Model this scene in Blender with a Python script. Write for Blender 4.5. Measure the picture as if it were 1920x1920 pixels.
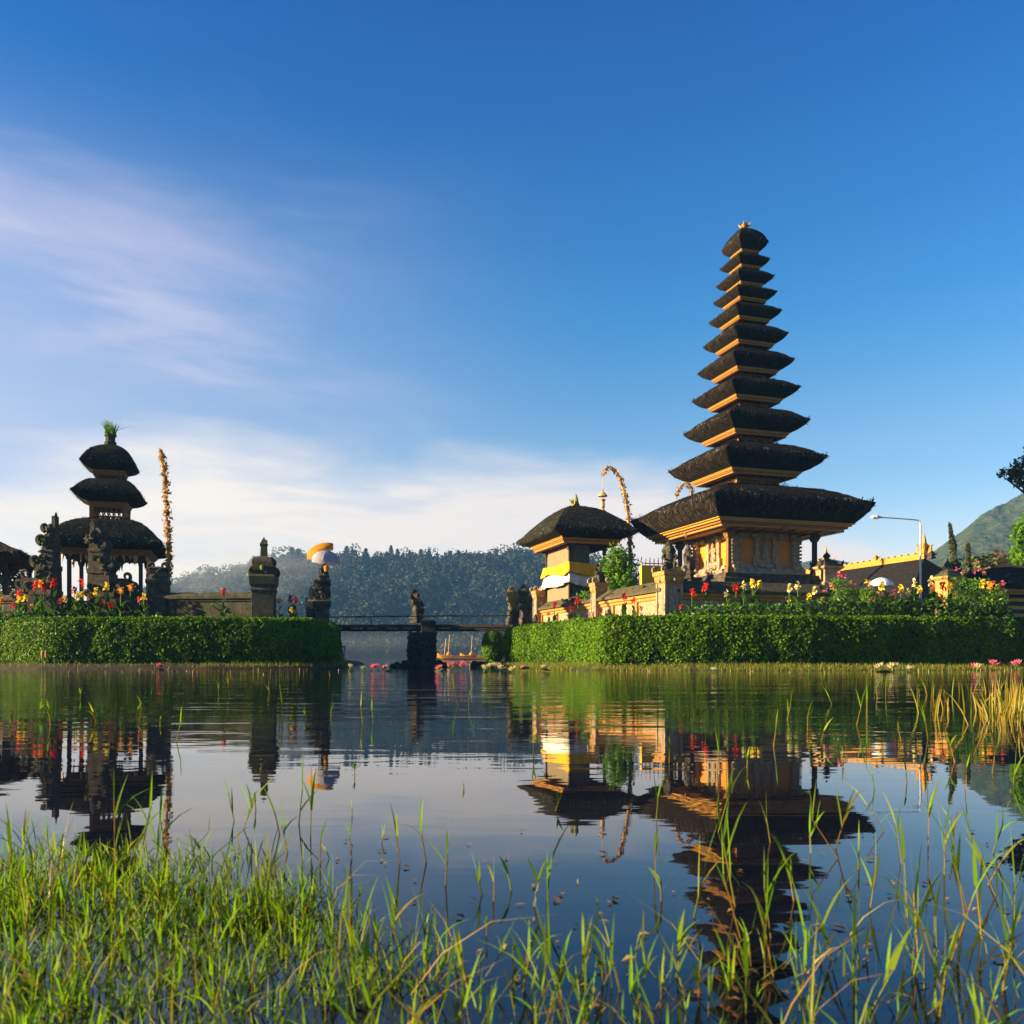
import bpy, math, random
import numpy as np
from mathutils import Vector, Matrix, noise

random.seed(7)
rng = np.random.default_rng(11)
for o in list(bpy.data.objects):
    bpy.data.objects.remove(o)
SC = bpy.context.scene
COL = SC.collection
R = math.radians

# ------------------------------------------------------------------ camera
FPX, CAMZ, HOR = 1600.0, 0.4, 1230.0
cam_d = bpy.data.cameras.new('camera')
cam = bpy.data.objects.new('camera', cam_d)
COL.objects.link(cam)
cam.location = (0, 0, CAMZ)
cam.rotation_euler = (R(90), 0, 0)
cam_d.sensor_width = 36
cam_d.lens = 36 * FPX / 1920
cam_d.shift_y = (HOR - 960) / 1920
cam_d.clip_start = 0.05
cam_d.clip_end = 5000
cam_d.dof.use_dof = True
cam_d.dof.focus_distance = 16
cam_d.dof.aperture_fstop = 11
SC.camera = cam

# ------------------------------------------------------------------ light
SUN_EL = 13.0
SUN_DIR = Vector((-0.987, -0.16, 0)).normalized()
SUN_DIR = Vector((SUN_DIR.x * math.cos(R(SUN_EL)), SUN_DIR.y * math.cos(R(SUN_EL)), math.sin(R(SUN_EL))))
sun_d = bpy.data.lights.new('sun', 'SUN')
sun = bpy.data.objects.new('sun', sun_d)
COL.objects.link(sun)
sun_d.energy = 5.0
sun_d.angle = R(0.6)
sun_d.color = (1.0, 0.77, 0.42)
sun.rotation_euler = SUN_DIR.to_track_quat('Z', 'Y').to_euler()

SC.view_settings.view_transform = 'Standard'
SC.view_settings.look = 'None'
SC.view_settings.exposure = 1.8
SC.view_settings.gamma = 1.0
SC.view_settings.use_curve_mapping = False
SC.render.film_transparent = False
cy = SC.cycles
cy.use_denoising = True
try:
    cy.denoiser = 'OPENIMAGEDENOISE'
except Exception:
    pass
cy.max_bounces = 6
cy.diffuse_bounces = 2
cy.glossy_bounces = 3
cy.transmission_bounces = 3
cy.transparent_max_bounces = 6
cy.volume_bounces = 0
cy.caustics_reflective = False
cy.caustics_refractive = False
cy.sample_clamp_indirect = 6

# node helpers -----------------------------------------------------------
class NT:
    def __init__(s, tree):
        s.t = tree
        s.n = tree.nodes
        s.l = tree.links
    def new(s, typ, **kw):
        nd = s.n.new(typ)
        for k, v in kw.items():
            setattr(nd, k, v)
        return nd
    def set(s, sock, v):
        if isinstance(v, bpy.types.NodeSocket):
            s.l.new(v, sock)
        elif isinstance(v, tuple) and len(v) == 3 and sock.type == 'RGBA':
            sock.default_value = (*v, 1)
        else:
            sock.default_value = v
    def math(s, op, a, b=None, c=None, clamp=False):
        nd = s.new('ShaderNodeMath', operation=op, use_clamp=clamp)
        s.set(nd.inputs[0], a)
        if b is not None: s.set(nd.inputs[1], b)
        if c is not None: s.set(nd.inputs[2], c)
        return nd.outputs[0]
    def mix(s, fac, a, b, blend='MIX'):
        nd = s.new('ShaderNodeMix', data_type='RGBA', blend_type=blend)
        nd.clamp_factor = True
        s.set(nd.inputs[0], fac)
        s.set(nd.inputs[6], a)
        s.set(nd.inputs[7], b)
        return nd.outputs[2]
    def smooth(s, v, lo, hi, o0=0.0, o1=1.0):
        nd = s.new('ShaderNodeMapRange', interpolation_type='SMOOTHSTEP')
        s.set(nd.inputs[0], v)
        nd.inputs[1].default_value = lo
        nd.inputs[2].default_value = hi
        nd.inputs[3].default_value = o0
        nd.inputs[4].default_value = o1
        return nd.outputs[0]
    def noise(s, vec, scale, detail=4, rough=0.55, dist=0.0):
        nd = s.new('ShaderNodeTexNoise')
        if vec is not None: s.l.new(vec, nd.inputs['Vector'])
        nd.inputs['Scale'].default_value = scale
        nd.inputs['Detail'].default_value = detail
        nd.inputs['Roughness'].default_value = rough
        nd.inputs['Distortion'].default_value = dist
        return nd.outputs[0]
    def mapping(s, vec, scale=(1, 1, 1), rot=(0, 0, 0), loc=(0, 0, 0)):
        nd = s.new('ShaderNodeMapping')
        s.l.new(vec, nd.inputs[0])
        nd.inputs['Location'].default_value = loc
        nd.inputs['Rotation'].default_value = rot
        nd.inputs['Scale'].default_value = scale
        return nd.outputs[0]

# ------------------------------------------------------------------ sky
world = bpy.data.worlds.new('World')
SC.world = world
world.use_nodes = True
w = NT(world.node_tree)
w.n.clear()
wo = w.new('ShaderNodeOutputWorld')
bg = w.new('ShaderNodeBackground')
w.l.new(bg.outputs[0], wo.inputs[0])
sky = w.new('ShaderNodeTexSky', sky_type='NISHITA')
sky.sun_disc = False
sky.sun_elevation = R(SUN_EL)
sky.sun_rotation = math.atan2(SUN_DIR.x, SUN_DIR.y)
sky.altitude = 1200
sky.air_density = 1.0
sky.dust_density = 0.6
sky.ozone_density = 3.0
tc = w.new('ShaderNodeTexCoord')
D = tc.outputs['Generated']
sep = w.new('ShaderNodeSeparateXYZ')
w.l.new(D, sep.inputs[0])
X, Y, Z = sep.outputs
hs = w.new('ShaderNodeHueSaturation')
hs.inputs['Saturation'].default_value = 1.25
w.l.new(sky.outputs[0], hs.inputs['Color'])
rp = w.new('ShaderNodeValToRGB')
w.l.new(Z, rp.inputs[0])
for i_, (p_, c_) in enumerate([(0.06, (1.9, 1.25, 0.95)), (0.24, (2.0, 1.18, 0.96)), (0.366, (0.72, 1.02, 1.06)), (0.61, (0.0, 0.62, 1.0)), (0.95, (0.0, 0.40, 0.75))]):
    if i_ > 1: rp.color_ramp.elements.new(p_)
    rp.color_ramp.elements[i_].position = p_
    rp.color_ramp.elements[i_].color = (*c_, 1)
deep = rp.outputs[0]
ahead = w.smooth(Y, -0.15, 0.35)      # sky behind the camera darkened and kept cloudless to cut fill light
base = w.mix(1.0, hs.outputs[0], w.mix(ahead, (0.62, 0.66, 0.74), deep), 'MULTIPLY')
# low cloud bank lying over the hills
nb = w.noise(w.mapping(D, (2.2, 2.2, 9.0)), 1.5, 6, 0.55, 0.4)
top = w.math('ADD', w.math('MULTIPLY', w.math('SUBTRACT', nb, 0.5), 0.16), Z)
side = w.smooth(w.math('ABSOLUTE', w.math('ADD', X, 0.14)), 0.14, 0.62, 0.0, 0.11)
bank = w.smooth(w.math('ADD', top, side), 0.262, 0.185)
nb2 = w.noise(w.mapping(D, (3.5, 3.5, 22.0)), 1.3, 6, 0.6, 0.5)
bank2 = w.math('MULTIPLY', bank, w.smooth(nb2, 0.32, 0.60, 0.62, 1.0))
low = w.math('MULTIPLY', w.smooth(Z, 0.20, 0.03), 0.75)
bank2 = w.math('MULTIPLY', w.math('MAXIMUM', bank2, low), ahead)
# thin streaks higher on the sun's side
nc = w.noise(w.mapping(D, (1.1, 1.1, 5.0), (0, R(-28), 0)), 2.0, 7, 0.60, 0.45)
nc2 = w.noise(D, 1.7, 2, 0.5)
cir = w.math('MULTIPLY', w.smooth(nc, 0.42, 0.78), w.smooth(X, 0.02, -0.50))
cir = w.math('MULTIPLY', cir, w.smooth(Z, 0.60, 0.34))
cir = w.math('MULTIPLY', cir, w.smooth(nc2, 0.3, 0.6, 0.5, 1.0))
veil = w.math('MULTIPLY', w.smooth(X, 0.15, -0.62), w.smooth(Z, 0.55, 0.30, 0.0, 0.46))
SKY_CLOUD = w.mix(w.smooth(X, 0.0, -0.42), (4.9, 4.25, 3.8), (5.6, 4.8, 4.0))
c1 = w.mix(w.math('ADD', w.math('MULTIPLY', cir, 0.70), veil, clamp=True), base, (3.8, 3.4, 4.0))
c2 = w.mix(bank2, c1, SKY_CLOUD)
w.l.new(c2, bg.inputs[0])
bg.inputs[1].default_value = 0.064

# ================================================================== helpers
YAW = math.atan2(0.297, 0.955)
E1 = Vector((0.955, 0.297, 0)).normalized()
E2 = Vector((-0.297, 0.955, 0)).normalized()

def gx(px, d): return (px - 960) / FPX * d
def gz(py, d): return CAMZ - (py - HOR) / FPX * d
def at(px, py, d): return Vector((gx(px, d), d, gz(py, d)))

def tag(o, label=None, cat=None, group=None, kind=None):
    if label: o['label'] = label
    if cat: o['category'] = cat
    if group: o['group'] = group
    if kind: o['kind'] = kind
    return o

def thing(name, label, cat, loc=(0, 0, 0), rz=0.0, group=None):
    o = bpy.data.objects.new(name, None)
    o.empty_display_size = 0.2
    COL.objects.link(o)
    o.location = loc
    o.rotation_euler = (0, 0, rz)
    return tag(o, label, cat, group)

def link_mesh(name, me, material, parent=None):
    o = bpy.data.objects.new(name, me)
    COL.objects.link(o)
    if material is not None: me.materials.append(material)
    if parent is not None: o.parent = parent
    return o

def copy_tree(o, parent=None):
    c = o.copy()
    COL.objects.link(c)
    if parent is not None: c.parent = parent
    for ch in o.children:
        copy_tree(ch, c)
    return c

class MB:
    """collects simple shapes into one mesh"""
    def __init__(s):
        s.v = []; s.f = []
    def add(s, vs, fs):
        b = len(s.v)
        s.v += [tuple(v) for v in vs]
        s.f += [tuple(i + b for i in f) for f in fs]
    def box(s, cx, cy, z0, wx, wy, h, tx=1.0, ty=None, rz=0.0):
        ty = tx if ty is None else ty
        vs = []
        c, n = math.cos(rz), math.sin(rz)
        for z, kx, ky in ((z0, 1, 1), (z0 + h, tx, ty)):
            for sx, sy in ((-1, -1), (1, -1), (1, 1), (-1, 1)):
                x, y = sx * wx / 2 * kx, sy * wy / 2 * ky
                vs.append((cx + x * c - y * n, cy + x * n + y * c, z))
        s.add(vs, [(3, 2, 1, 0), (4, 5, 6, 7), (0, 1, 5, 4), (1, 2, 6, 5), (2, 3, 7, 6), (3, 0, 4, 7)])
    def loft(s, rings, cap0=True, cap1=True, closed=True):
        n = len(rings[0]); b = len(s.v)
        for r in rings: s.v += [tuple(p) for p in r]
        m = n if closed else n - 1
        for i in range(len(rings) - 1):
            for j in range(m):
                k = (j + 1) % n
                s.f.append((b + i * n + j, b + i * n + k, b + (i + 1) * n + k, b + (i + 1) * n + j))
        if cap0: s.f.append(tuple(b + j for j in reversed(range(n))))
        if cap1: s.f.append(tuple(b + (len(rings) - 1) * n + j for j in range(n)))
    def stack(s, prof, cx=0, cy=0):
        """rectangular mouldings: prof = [(half x, half y, z)]"""
        s.loft([[(cx - a, cy - b, z), (cx + a, cy - b, z), (cx + a, cy + b, z), (cx - a, cy + b, z)] for a, b, z in prof])
    def lathe(s, prof, cx=0, cy=0, n=12):
        s.loft([[(cx + r * math.cos(2 * math.pi * k / n), cy + r * math.sin(2 * math.pi * k / n), z) for k in range(n)] for r, z in prof])
    def tube(s, pts, rad, n=6, cap=True):
        pts = [Vector(p) for p in pts]
        if not hasattr(rad, '__len__'): rad = [rad] * len(pts)
        rings = []
        for i, p in enumerate(pts):
            t = (pts[min(i + 1, len(pts) - 1)] - pts[max(i - 1, 0)])
            if t.length < 1e-9: t = Vector((0, 0, 1))
            t.normalize()
            a = t.cross(Vector((0, 1, 0.13)))
            if a.length < 0.05: a = t.cross(Vector((1, 0, 0)))
            a.normalize()
            b = t.cross(a)
            rings.append([p + rad[i] * (a * math.cos(2 * math.pi * k / n) + b * math.sin(2 * math.pi * k / n)) for k in range(n)])
        s.loft(rings, cap, cap)
    def ball(s, c, r, seg=10, rings=6, jit=0.0):
        if not hasattr(r, '__len__'): r = (r, r, r)
        rr = []
        for i in range(rings + 1):
            th = math.pi * i / rings
            q = max(math.sin(th), 0.02)
            row = []
            for k in range(seg):
                j = 1 + jit * (random.random() - 0.5) * 2
                row.append((c[0] + r[0] * q * j * math.cos(2 * math.pi * k / seg), c[1] + r[1] * q * j * math.sin(2 * math.pi * k / seg), c[2] - r[2] * math.cos(th) * j))
            rr.append(row)
        s.loft(rr)
    def curl(s, x, y, z, size, side=1, thick=None, turn=1.25, ax='x'):
        """carved scroll: a spiral tube rising from (x,y,z) and curling to one side"""
        thick = thick or size * 0.2
        pts, rad = [], []
        n = 14
        for i in range(n + 1):
            t = i / n
            a = -0.5 * math.pi + t * turn * 2 * math.pi * 0.72
            r = size * 0.5 * (1 - 0.62 * t)
            u = side * (r * math.cos(a) + size * 0.06)
            wv = size * 0.5 + r * math.sin(a)
            pts.append((x + u, y, z + wv) if ax == 'x' else (x, y + u, z + wv))
            rad.append(thick * (1 - 0.45 * t))
        s.tube(pts, rad, 6)
    def spike(s, p, q, r, n=5):
        s.tube([p, (Vector(p) * 0.45 + Vector(q) * 0.55), q], [r, r * 0.7, r * 0.06], n)
    def build(s, name, material, parent=None, smooth=False, bevel=0.0, jitter=0.0, autos=None):
        me = bpy.data.meshes.new(name)
        vs = s.v
        if jitter:
            vs = [(x + random.uniform(-jitter, jitter), y + random.uniform(-jitter, jitter), z + random.uniform(-jitter, jitter)) for x, y, z in vs]
        me.from_pydata(vs, [], s.f)
        if smooth: me.polygons.foreach_set('use_smooth', [True] * len(me.polygons))
        me.update()
        o = link_mesh(name, me, material, parent)
        if bevel:
            m = o.modifiers.new('bevel', 'BEVEL'); m.width = bevel; m.segments = 1; m.limit_method = 'ANGLE'
        return o

def np_mesh(name, V, F, material, parent=None, smooth=False):
    """fast mesh from arrays: V (n,3), F (m,4) or (m,3)"""
    me = bpy.data.meshes.new(name)
    V = np.asarray(V, dtype=np.float32); F = np.asarray(F, dtype=np.int32)
    m, k = F.shape
    me.vertices.add(len(V)); me.vertices.foreach_set('co', V.ravel())
    me.loops.add(m * k); me.loops.foreach_set('vertex_index', F.ravel())
    me.polygons.add(m)
    me.polygons.foreach_set('loop_start', np.arange(0, m * k, k, dtype=np.int32))
    if smooth: me.polygons.foreach_set('use_smooth', np.ones(m, dtype=bool))
    me.update(calc_edges=True)
    return link_mesh(name, me, material, parent)

def leaf_arrays(P, N, L, W, spread=0.8, up=0.0):
    """one bent four-point leaf per point, facing roughly along N"""
    n = len(P)
    N = N + rng.normal(0, spread, (n, 3))
    N[:, 2] += up
    N /= np.linalg.norm(N, axis=1, keepdims=True) + 1e-9
    T = rng.normal(0, 1, (n, 3))
    T -= N * np.sum(T * N, axis=1, keepdims=True)
    T /= np.linalg.norm(T, axis=1, keepdims=True) + 1e-9
    B = np.cross(N, T)
    L = (L * rng.uniform(0.65, 1.3, n))[:, None]; W = (W * rng.uniform(0.7, 1.2, n))[:, None]
    fold = N * W * 0.35
    V = np.empty((n, 4, 3))
    V[:, 0] = P - T * L * 0.5
    V[:, 1] = P + B * W * 0.5 + fold
    V[:, 2] = P + T * L * 0.5 + N * L * rng.uniform(-0.15, 0.05, (n, 1))
    V[:, 3] = P - B * W * 0.5 + fold
    F = np.arange(n * 4).reshape(n, 4)
    return V.reshape(-1, 3), F

def leaves(name, P, N, L, W, material, parent=None, spread=0.8, up=0.0):
    V, F = leaf_arrays(np.asarray(P, float), np.asarray(N, float), L, W, spread, up)
    return np_mesh(name, V, F, material, parent)

def blob_points(n, c, r, shell=0.55):
    d = rng.normal(0, 1, (n, 3)); d /= np.linalg.norm(d, axis=1, keepdims=True)
    k = (shell + (1 - shell) * rng.random(n)) ** 0.7
    return np.asarray(c) + d * k[:, None] * np.asarray(r), d

# ------------------------------------------------------------------ materials
def new_mat(name):
    m = bpy.data.materials.new(name); m.use_nodes = True
    t = NT(m.node_tree); t.n.clear()
    out = t.new('ShaderNodeOutputMaterial')
    return m, t, out

def ramp(t, fac, stops):
    nd = t.new('ShaderNodeValToRGB')
    t.l.new(fac, nd.inputs[0])
    e = nd.color_ramp.elements
    while len(e) < len(stops): e.new(0.5)
    for i, (p, c) in enumerate(stops):
        e[i].position = p; e[i].color = (*c, 1)
    return nd.outputs[0]

def solid(name, stops, scale=6, rough=0.85, bump=0.0, bscale=30, stretch=(1, 1, 1), moss=None, moss_amt=0.5, moss_scale=2.5, metallic=0.0, specks=None, spec=0.3, detail=6):
    m, t, out = new_mat(name)
    p = t.new('ShaderNodeBsdfPrincipled')
    t.l.new(p.outputs[0], out.inputs[0])
    co = t.new('ShaderNodeTexCoord').outputs['Object']
    v = t.mapping(co, stretch)
    col = ramp(t, t.noise(v, scale, detail, 0.6), stops)
    if moss:
        mf = t.smooth(t.noise(co, moss_scale, 5, 0.65), 0.66 - 0.3 * moss_amt, 0.80 - 0.3 * moss_amt)
        col = t.mix(mf, col, moss)
    if specks:
        sf = t.smooth(t.noise(v, specks[1], 2, 0.5), specks[2], specks[2] + 0.05)
        col = t.mix(sf, col, specks[0])
    t.l.new(col, p.inputs['Base Color'])
    p.inputs['Roughness'].default_value = rough
    p.inputs['Metallic'].default_value = metallic
    p.inputs['Specular IOR Level'].default_value = spec
    if bump:
        b = t.new('ShaderNodeBump')
        b.inputs['Strength'].default_value = min(bump, 1.0)
        b.inputs['Distance'].default_value = 0.03 * max(bump, 1.0)
        t.l.new(t.noise(v, bscale, 5, 0.65), b.inputs['Height'])
        t.l.new(b.outputs[0], p.inputs['Normal'])
    return m

def leafmat(name, cols, trans=0.35, rough=0.55, noise_scale=None, spec=0.25):
    m, t, out = new_mat(name)
    g = t.new('ShaderNodeNewGeometry')
    n = len(cols)
    col = ramp(t, g.outputs['Random Per Island'], [(i / max(n - 1, 1), c) for i, c in enumerate(cols)])
    if noise_scale:
        co = t.new('ShaderNodeTexCoord').outputs['Object']
        f = t.noise(co, noise_scale, 3, 0.5)
        col = t.mix(t.smooth(f, 0.35, 0.7, 0.0, 0.6), col, cols[0])
    p = t.new('ShaderNodeBsdfPrincipled')
    t.l.new(col, p.inputs['Base Color'])
    p.inputs['Roughness'].default_value = rough
    p.inputs['Specular IOR Level'].default_value = spec
    tr = t.new('ShaderNodeBsdfTranslucent')
    t.l.new(t.mix(1.0, col, (1.0, 1.0, 0.55), 'MULTIPLY'), tr.inputs[0])
    ms = t.new('ShaderNodeMixShader')
    ms.inputs[0].default_value = trans
    t.l.new(p.outputs[0], ms.inputs[1]); t.l.new(tr.outputs[0], ms.inputs[2])
    t.l.new(ms.outputs[0], out.inputs[0])
    return m

M = {}
M['thatch'] = solid('black_thatch', [(0.30, (0.007, 0.006, 0.006)), (0.55, (0.018, 0.014, 0.011)), (0.75, (0.045, 0.033, 0.022))], 9, 0.95, 1.2, 42, (1, 1, 2.2),
                    moss=(0.030, 0.034, 0.016), moss_amt=0.16, moss_scale=1.6, specks=((0.16, 0.16, 0.13), 22, 0.715), spec=0.15)
M['thatch_mossy'] = solid('mossy_thatch', [(0.30, (0.010, 0.009, 0.008)), (0.55, (0.024, 0.020, 0.015)), (0.75, (0.060, 0.046, 0.030))], 9, 0.95, 1.2, 42, (1, 1, 2.2),
                          moss=(0.034, 0.042, 0.016), moss_amt=0.40, moss_scale=1.9, specks=((0.20, 0.20, 0.15), 20, 0.69), spec=0.15)
M['gold'] = solid('gold_painted_wood', [(0.3, (0.38, 0.165, 0.008)), (0.7, (0.58, 0.30, 0.018))], 14, 0.5, 0.5, 60, spec=0.5)
M['gold_carved'] = solid('carved_gold_wood', [(0.38, (0.09, 0.032, 0.010)), (0.55, (0.36, 0.15, 0.025)), (0.7, (0.55, 0.28, 0.05))], 34, 0.55, 1.0, 60, spec=0.5)
M['redwood'] = solid('dark_red_wood', [(0.3, (0.06, 0.018, 0.012)), (0.7, (0.14, 0.045, 0.028))], 10, 0.7, 0.4, 40)
M['darkwood'] = solid('weathered_dark_wood', [(0.3, (0.030, 0.022, 0.016)), (0.7, (0.085, 0.062, 0.045))], 8, 0.8, 0.5, 40, (4, 4, 1))
M['brick'] = solid('orange_brick', [(0.3, (0.50, 0.19, 0.022)), (0.7, (0.64, 0.29, 0.04))], 7, 0.85, 0.4, 40)
M['carved'] = solid('grey_carved_stone', [(0.30, (0.17, 0.125, 0.08)), (0.5, (0.34, 0.265, 0.175)), (0.72, (0.50, 0.41, 0.28))], 9, 0.9, 1.0, 34)
M['lava'] = solid('dark_lava_stone', [(0.28, (0.024, 0.020, 0.017)), (0.55, (0.082, 0.066, 0.050)), (0.78, (0.19, 0.155, 0.115))], 6, 0.95, 1.2, 24,
                  moss=(0.040, 0.052, 0.024), moss_amt=0.30, moss_scale=2.2, specks=((0.22, 0.23, 0.19), 16, 0.70))
M['lava_mossy'] = solid('mossy_lava_stone', [(0.28, (0.026, 0.022, 0.016)), (0.55, (0.085, 0.072, 0.048)), (0.78, (0.18, 0.15, 0.10))], 6, 0.95, 1.2, 24,
                        moss=(0.042, 0.062, 0.020), moss_amt=0.62, moss_scale=3.2)
M['rubble'] = solid('dark_rubble_stone', [(0.3, (0.014, 0.012, 0.012)), (0.7, (0.050, 0.044, 0.040))], 5, 0.95, 1.0, 20)
M['sand'] = solid('pale_sandstone', [(0.30, (0.30, 0.18, 0.085)), (0.55, (0.44, 0.29, 0.15)), (0.75, (0.54, 0.40, 0.23))], 4, 0.9, 0.7, 26, moss=(0.16, 0.11, 0.06), moss_amt=0.18, moss_scale=1.3)
M['terracotta'] = solid('terracotta_moulding', [(0.3, (0.40, 0.17, 0.04)), (0.7, (0.56, 0.28, 0.075))], 7, 0.85, 0.5, 30)
M['coping'] = solid('mossy_coping_stone', [(0.3, (0.040, 0.032, 0.020)), (0.7, (0.13, 0.10, 0.055))], 7, 0.95, 0.9, 26, moss=(0.085, 0.092, 0.025), moss_amt=0.5, moss_scale=3)
M['plaster'] = solid('weathered_grey_boards', [(0.3, (0.16, 0.12, 0.07)), (0.7, (0.32, 0.25, 0.15))], 5, 0.85, 0.5, 30, (6, 6, 0.6))
M['boards_dark'] = solid('painted_shade_boards', [(0.3, (0.06, 0.07, 0.065)), (0.7, (0.12, 0.12, 0.10))], 5, 0.8, 0.4, 30, (6, 6, 0.6))  # darker copy of the boards, with shade put into the colour
M['yellow_cloth'] = solid('yellow_cloth', [(0.3, (0.70, 0.36, 0.008)), (0.7, (0.80, 0.44, 0.012))], 5, 0.8, 0.3, 12)
M['white_cloth'] = solid('white_cloth', [(0.3, (0.66, 0.62, 0.58)), (0.7, (0.80, 0.77, 0.73))], 5, 0.85, 0.3, 12)
M['strand'] = leafmat('thatch_strand', [(0.006, 0.005, 0.005), (0.015, 0.012, 0.009), (0.032, 0.024, 0.016), (0.080, 0.060, 0.038)], 0.0, 0.9, spec=0.1)
M['strand_moss'] = leafmat('mossy_thatch_strand', [(0.012, 0.010, 0.007), (0.034, 0.025, 0.016), (0.040, 0.034, 0.022), (0.034, 0.048, 0.016), (0.09, 0.085, 0.055)], 0.0, 0.9, spec=0.1)
M['lichen'] = leafmat('pale_lichen', [(0.16, 0.17, 0.12), (0.26, 0.27, 0.22)], 0.0, 0.9)
M['gold_brick'] = solid('ochre_brick', [(0.3, (0.42, 0.20, 0.045)), (0.7, (0.56, 0.31, 0.09))], 7, 0.85, 0.6, 30)
M['white_paint'] = solid('white_paint', [(0.3, (0.70, 0.72, 0.80)), (0.7, (0.80, 0.82, 0.86))], 5, 0.5)
M['steel'] = solid('galvanised_steel', [(0.3, (0.42, 0.40, 0.40)), (0.7, (0.55, 0.53, 0.52))], 6, 0.45, metallic=0.6)
M['bamboo'] = solid('dry_bamboo', [(0.3, (0.42, 0.25, 0.09)), (0.7, (0.62, 0.42, 0.18))], 8, 0.6, 0.3, 30)
M['dryleaf'] = leafmat('dry_palm_leaf', [(0.30, 0.13, 0.03), (0.52, 0.28, 0.07), (0.62, 0.40, 0.14)], 0.3)
M['bark'] = solid('tree_bark', [(0.3, (0.030, 0.022, 0.016)), (0.7, (0.10, 0.08, 0.06))], 8, 0.95, 0.8, 20, (3, 3, 0.7))
M['soil'] = solid('wet_earth', [(0.3, (0.020, 0.015, 0.010)), (0.7, (0.065, 0.050, 0.030))], 3, 0.9, 1.0, 12, moss=(0.05, 0.07, 0.02), moss_amt=0.4)
M['lawn'] = solid('lawn_ground', [(0.3, (0.045, 0.065, 0.015)), (0.7, (0.09, 0.11, 0.028))], 2, 0.95, 0.8, 20)
M['hedge_leaf'] = leafmat('hedge_leaf', [(0.034, 0.11, 0.003), (0.08, 0.22, 0.005), (0.13, 0.31, 0.007), (0.25, 0.41, 0.012), (0.09, 0.22, 0.005), (0.18, 0.16, 0.02)], 0.36, 0.5, noise_scale=0.9, spec=0.15)
M['hedge_core'] = solid('hedge_twigs', [(0.3, (0.008, 0.016, 0.004)), (0.7, (0.02, 0.034, 0.008))], 12, 0.95, 1.0, 20)
M['shrub_leaf'] = leafmat('shrub_leaf', [(0.06, 0.18, 0.006), (0.11, 0.27, 0.010), (0.19, 0.34, 0.016)], 0.42)
M['tree_leaf'] = leafmat('tree_leaf', [(0.025, 0.055, 0.010), (0.045, 0.085, 0.016), (0.075, 0.12, 0.022)], 0.25)
M['cypress_leaf'] = leafmat('cypress_leaf', [(0.030, 0.045, 0.016), (0.055, 0.070, 0.025), (0.085, 0.085, 0.035)], 0.15)
M['olive_leaf'] = leafmat('olive_leaf', [(0.10, 0.10, 0.025), (0.16, 0.15, 0.04), (0.22, 0.18, 0.06)], 0.35)
M['rust_leaf'] = leafmat('rust_leaf', [(0.16, 0.07, 0.035), (0.24, 0.11, 0.06), (0.16, 0.13, 0.05)], 0.3)
M['canna_leaf'] = leafmat('canna_leaf', [(0.025, 0.085, 0.010), (0.05, 0.14, 0.012), (0.11, 0.22, 0.02)], 0.4, 0.4)
M['bronze_leaf'] = leafmat('bronze_canna_leaf', [(0.035, 0.030, 0.020), (0.055, 0.050, 0.025)], 0.2, 0.4)
M['stem'] = leafmat('green_stem', [(0.10, 0.17, 0.03), (0.14, 0.22, 0.04)], 0.2)
M['red'] = leafmat('red_petal', [(0.62, 0.012, 0.008), (0.80, 0.03, 0.015)], 0.35)
M['crimson'] = leafmat('crimson_petal', [(0.40, 0.006, 0.02), (0.55, 0.012, 0.03)], 0.3)
M['orange'] = leafmat('orange_petal', [(0.85, 0.30, 0.01), (0.88, 0.42, 0.02)], 0.35)
M['yellow'] = leafmat('yellow_petal', [(0.85, 0.60, 0.02), (0.88, 0.70, 0.06)], 0.35)
M['cream'] = leafmat('cream_petal', [(0.80, 0.72, 0.30), (0.85, 0.78, 0.45)], 0.35)
M['pink'] = leafmat('pink_petal', [(0.75, 0.10, 0.24), (0.85, 0.20, 0.36)], 0.35)
M['salmon'] = leafmat('salmon_petal', [(0.80, 0.24, 0.22), (0.85, 0.34, 0.30)], 0.35)
M['lotus_pink'] = leafmat('pink_lotus_petal', [(0.72, 0.12, 0.26), (0.85, 0.28, 0.42)], 0.35)
M['lotus_white'] = leafmat('white_lotus_petal', [(0.62, 0.54, 0.30), (0.74, 0.68, 0.50)], 0.35)
M['pad'] = leafmat('lily_pad', [(0.05, 0.09, 0.02), (0.09, 0.12, 0.03)], 0.1)
M['forest_leaf'] = leafmat('forest_leaf', [(0.010, 0.022, 0.010), (0.022, 0.038, 0.016), (0.038, 0.056, 0.020), (0.075, 0.080, 0.030)], 0.15, 0.7, noise_scale=0.03)
M['conifer_leaf'] = leafmat('conifer_leaf', [(0.012, 0.024, 0.012), (0.020, 0.036, 0.016)], 0.1, 0.7)
M['grass'] = leafmat('wet_grass_blade', [(0.24, 0.17, 0.03), (0.09, 0.21, 0.008), (0.15, 0.31, 0.010), (0.22, 0.38, 0.016), (0.07, 0.18, 0.010), (0.30, 0.36, 0.03), (0.13, 0.27, 0.008)], 0.5, 0.5, spec=0.1)
M['grass_stem'] = leafmat('grass_stem', [(0.34, 0.16, 0.04), (0.24, 0.22, 0.04), (0.16, 0.22, 0.03), (0.40, 0.22, 0.06)], 0.3, 0.4)
M['sedge'] = leafmat('straw_sedge', [(0.36, 0.18, 0.025), (0.24, 0.26, 0.02), (0.40, 0.26, 0.04), (0.13, 0.22, 0.015)], 0.4, 0.5)
M['bank_grass'] = leafmat('bank_grass_blade', [(0.07, 0.15, 0.008), (0.13, 0.22, 0.012), (0.24, 0.23, 0.025), (0.34, 0.21, 0.03)], 0.35, 0.6)
M['straw'] = leafmat('dead_stalk', [(0.40, 0.24, 0.08), (0.50, 0.32, 0.12)], 0.25)
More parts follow.
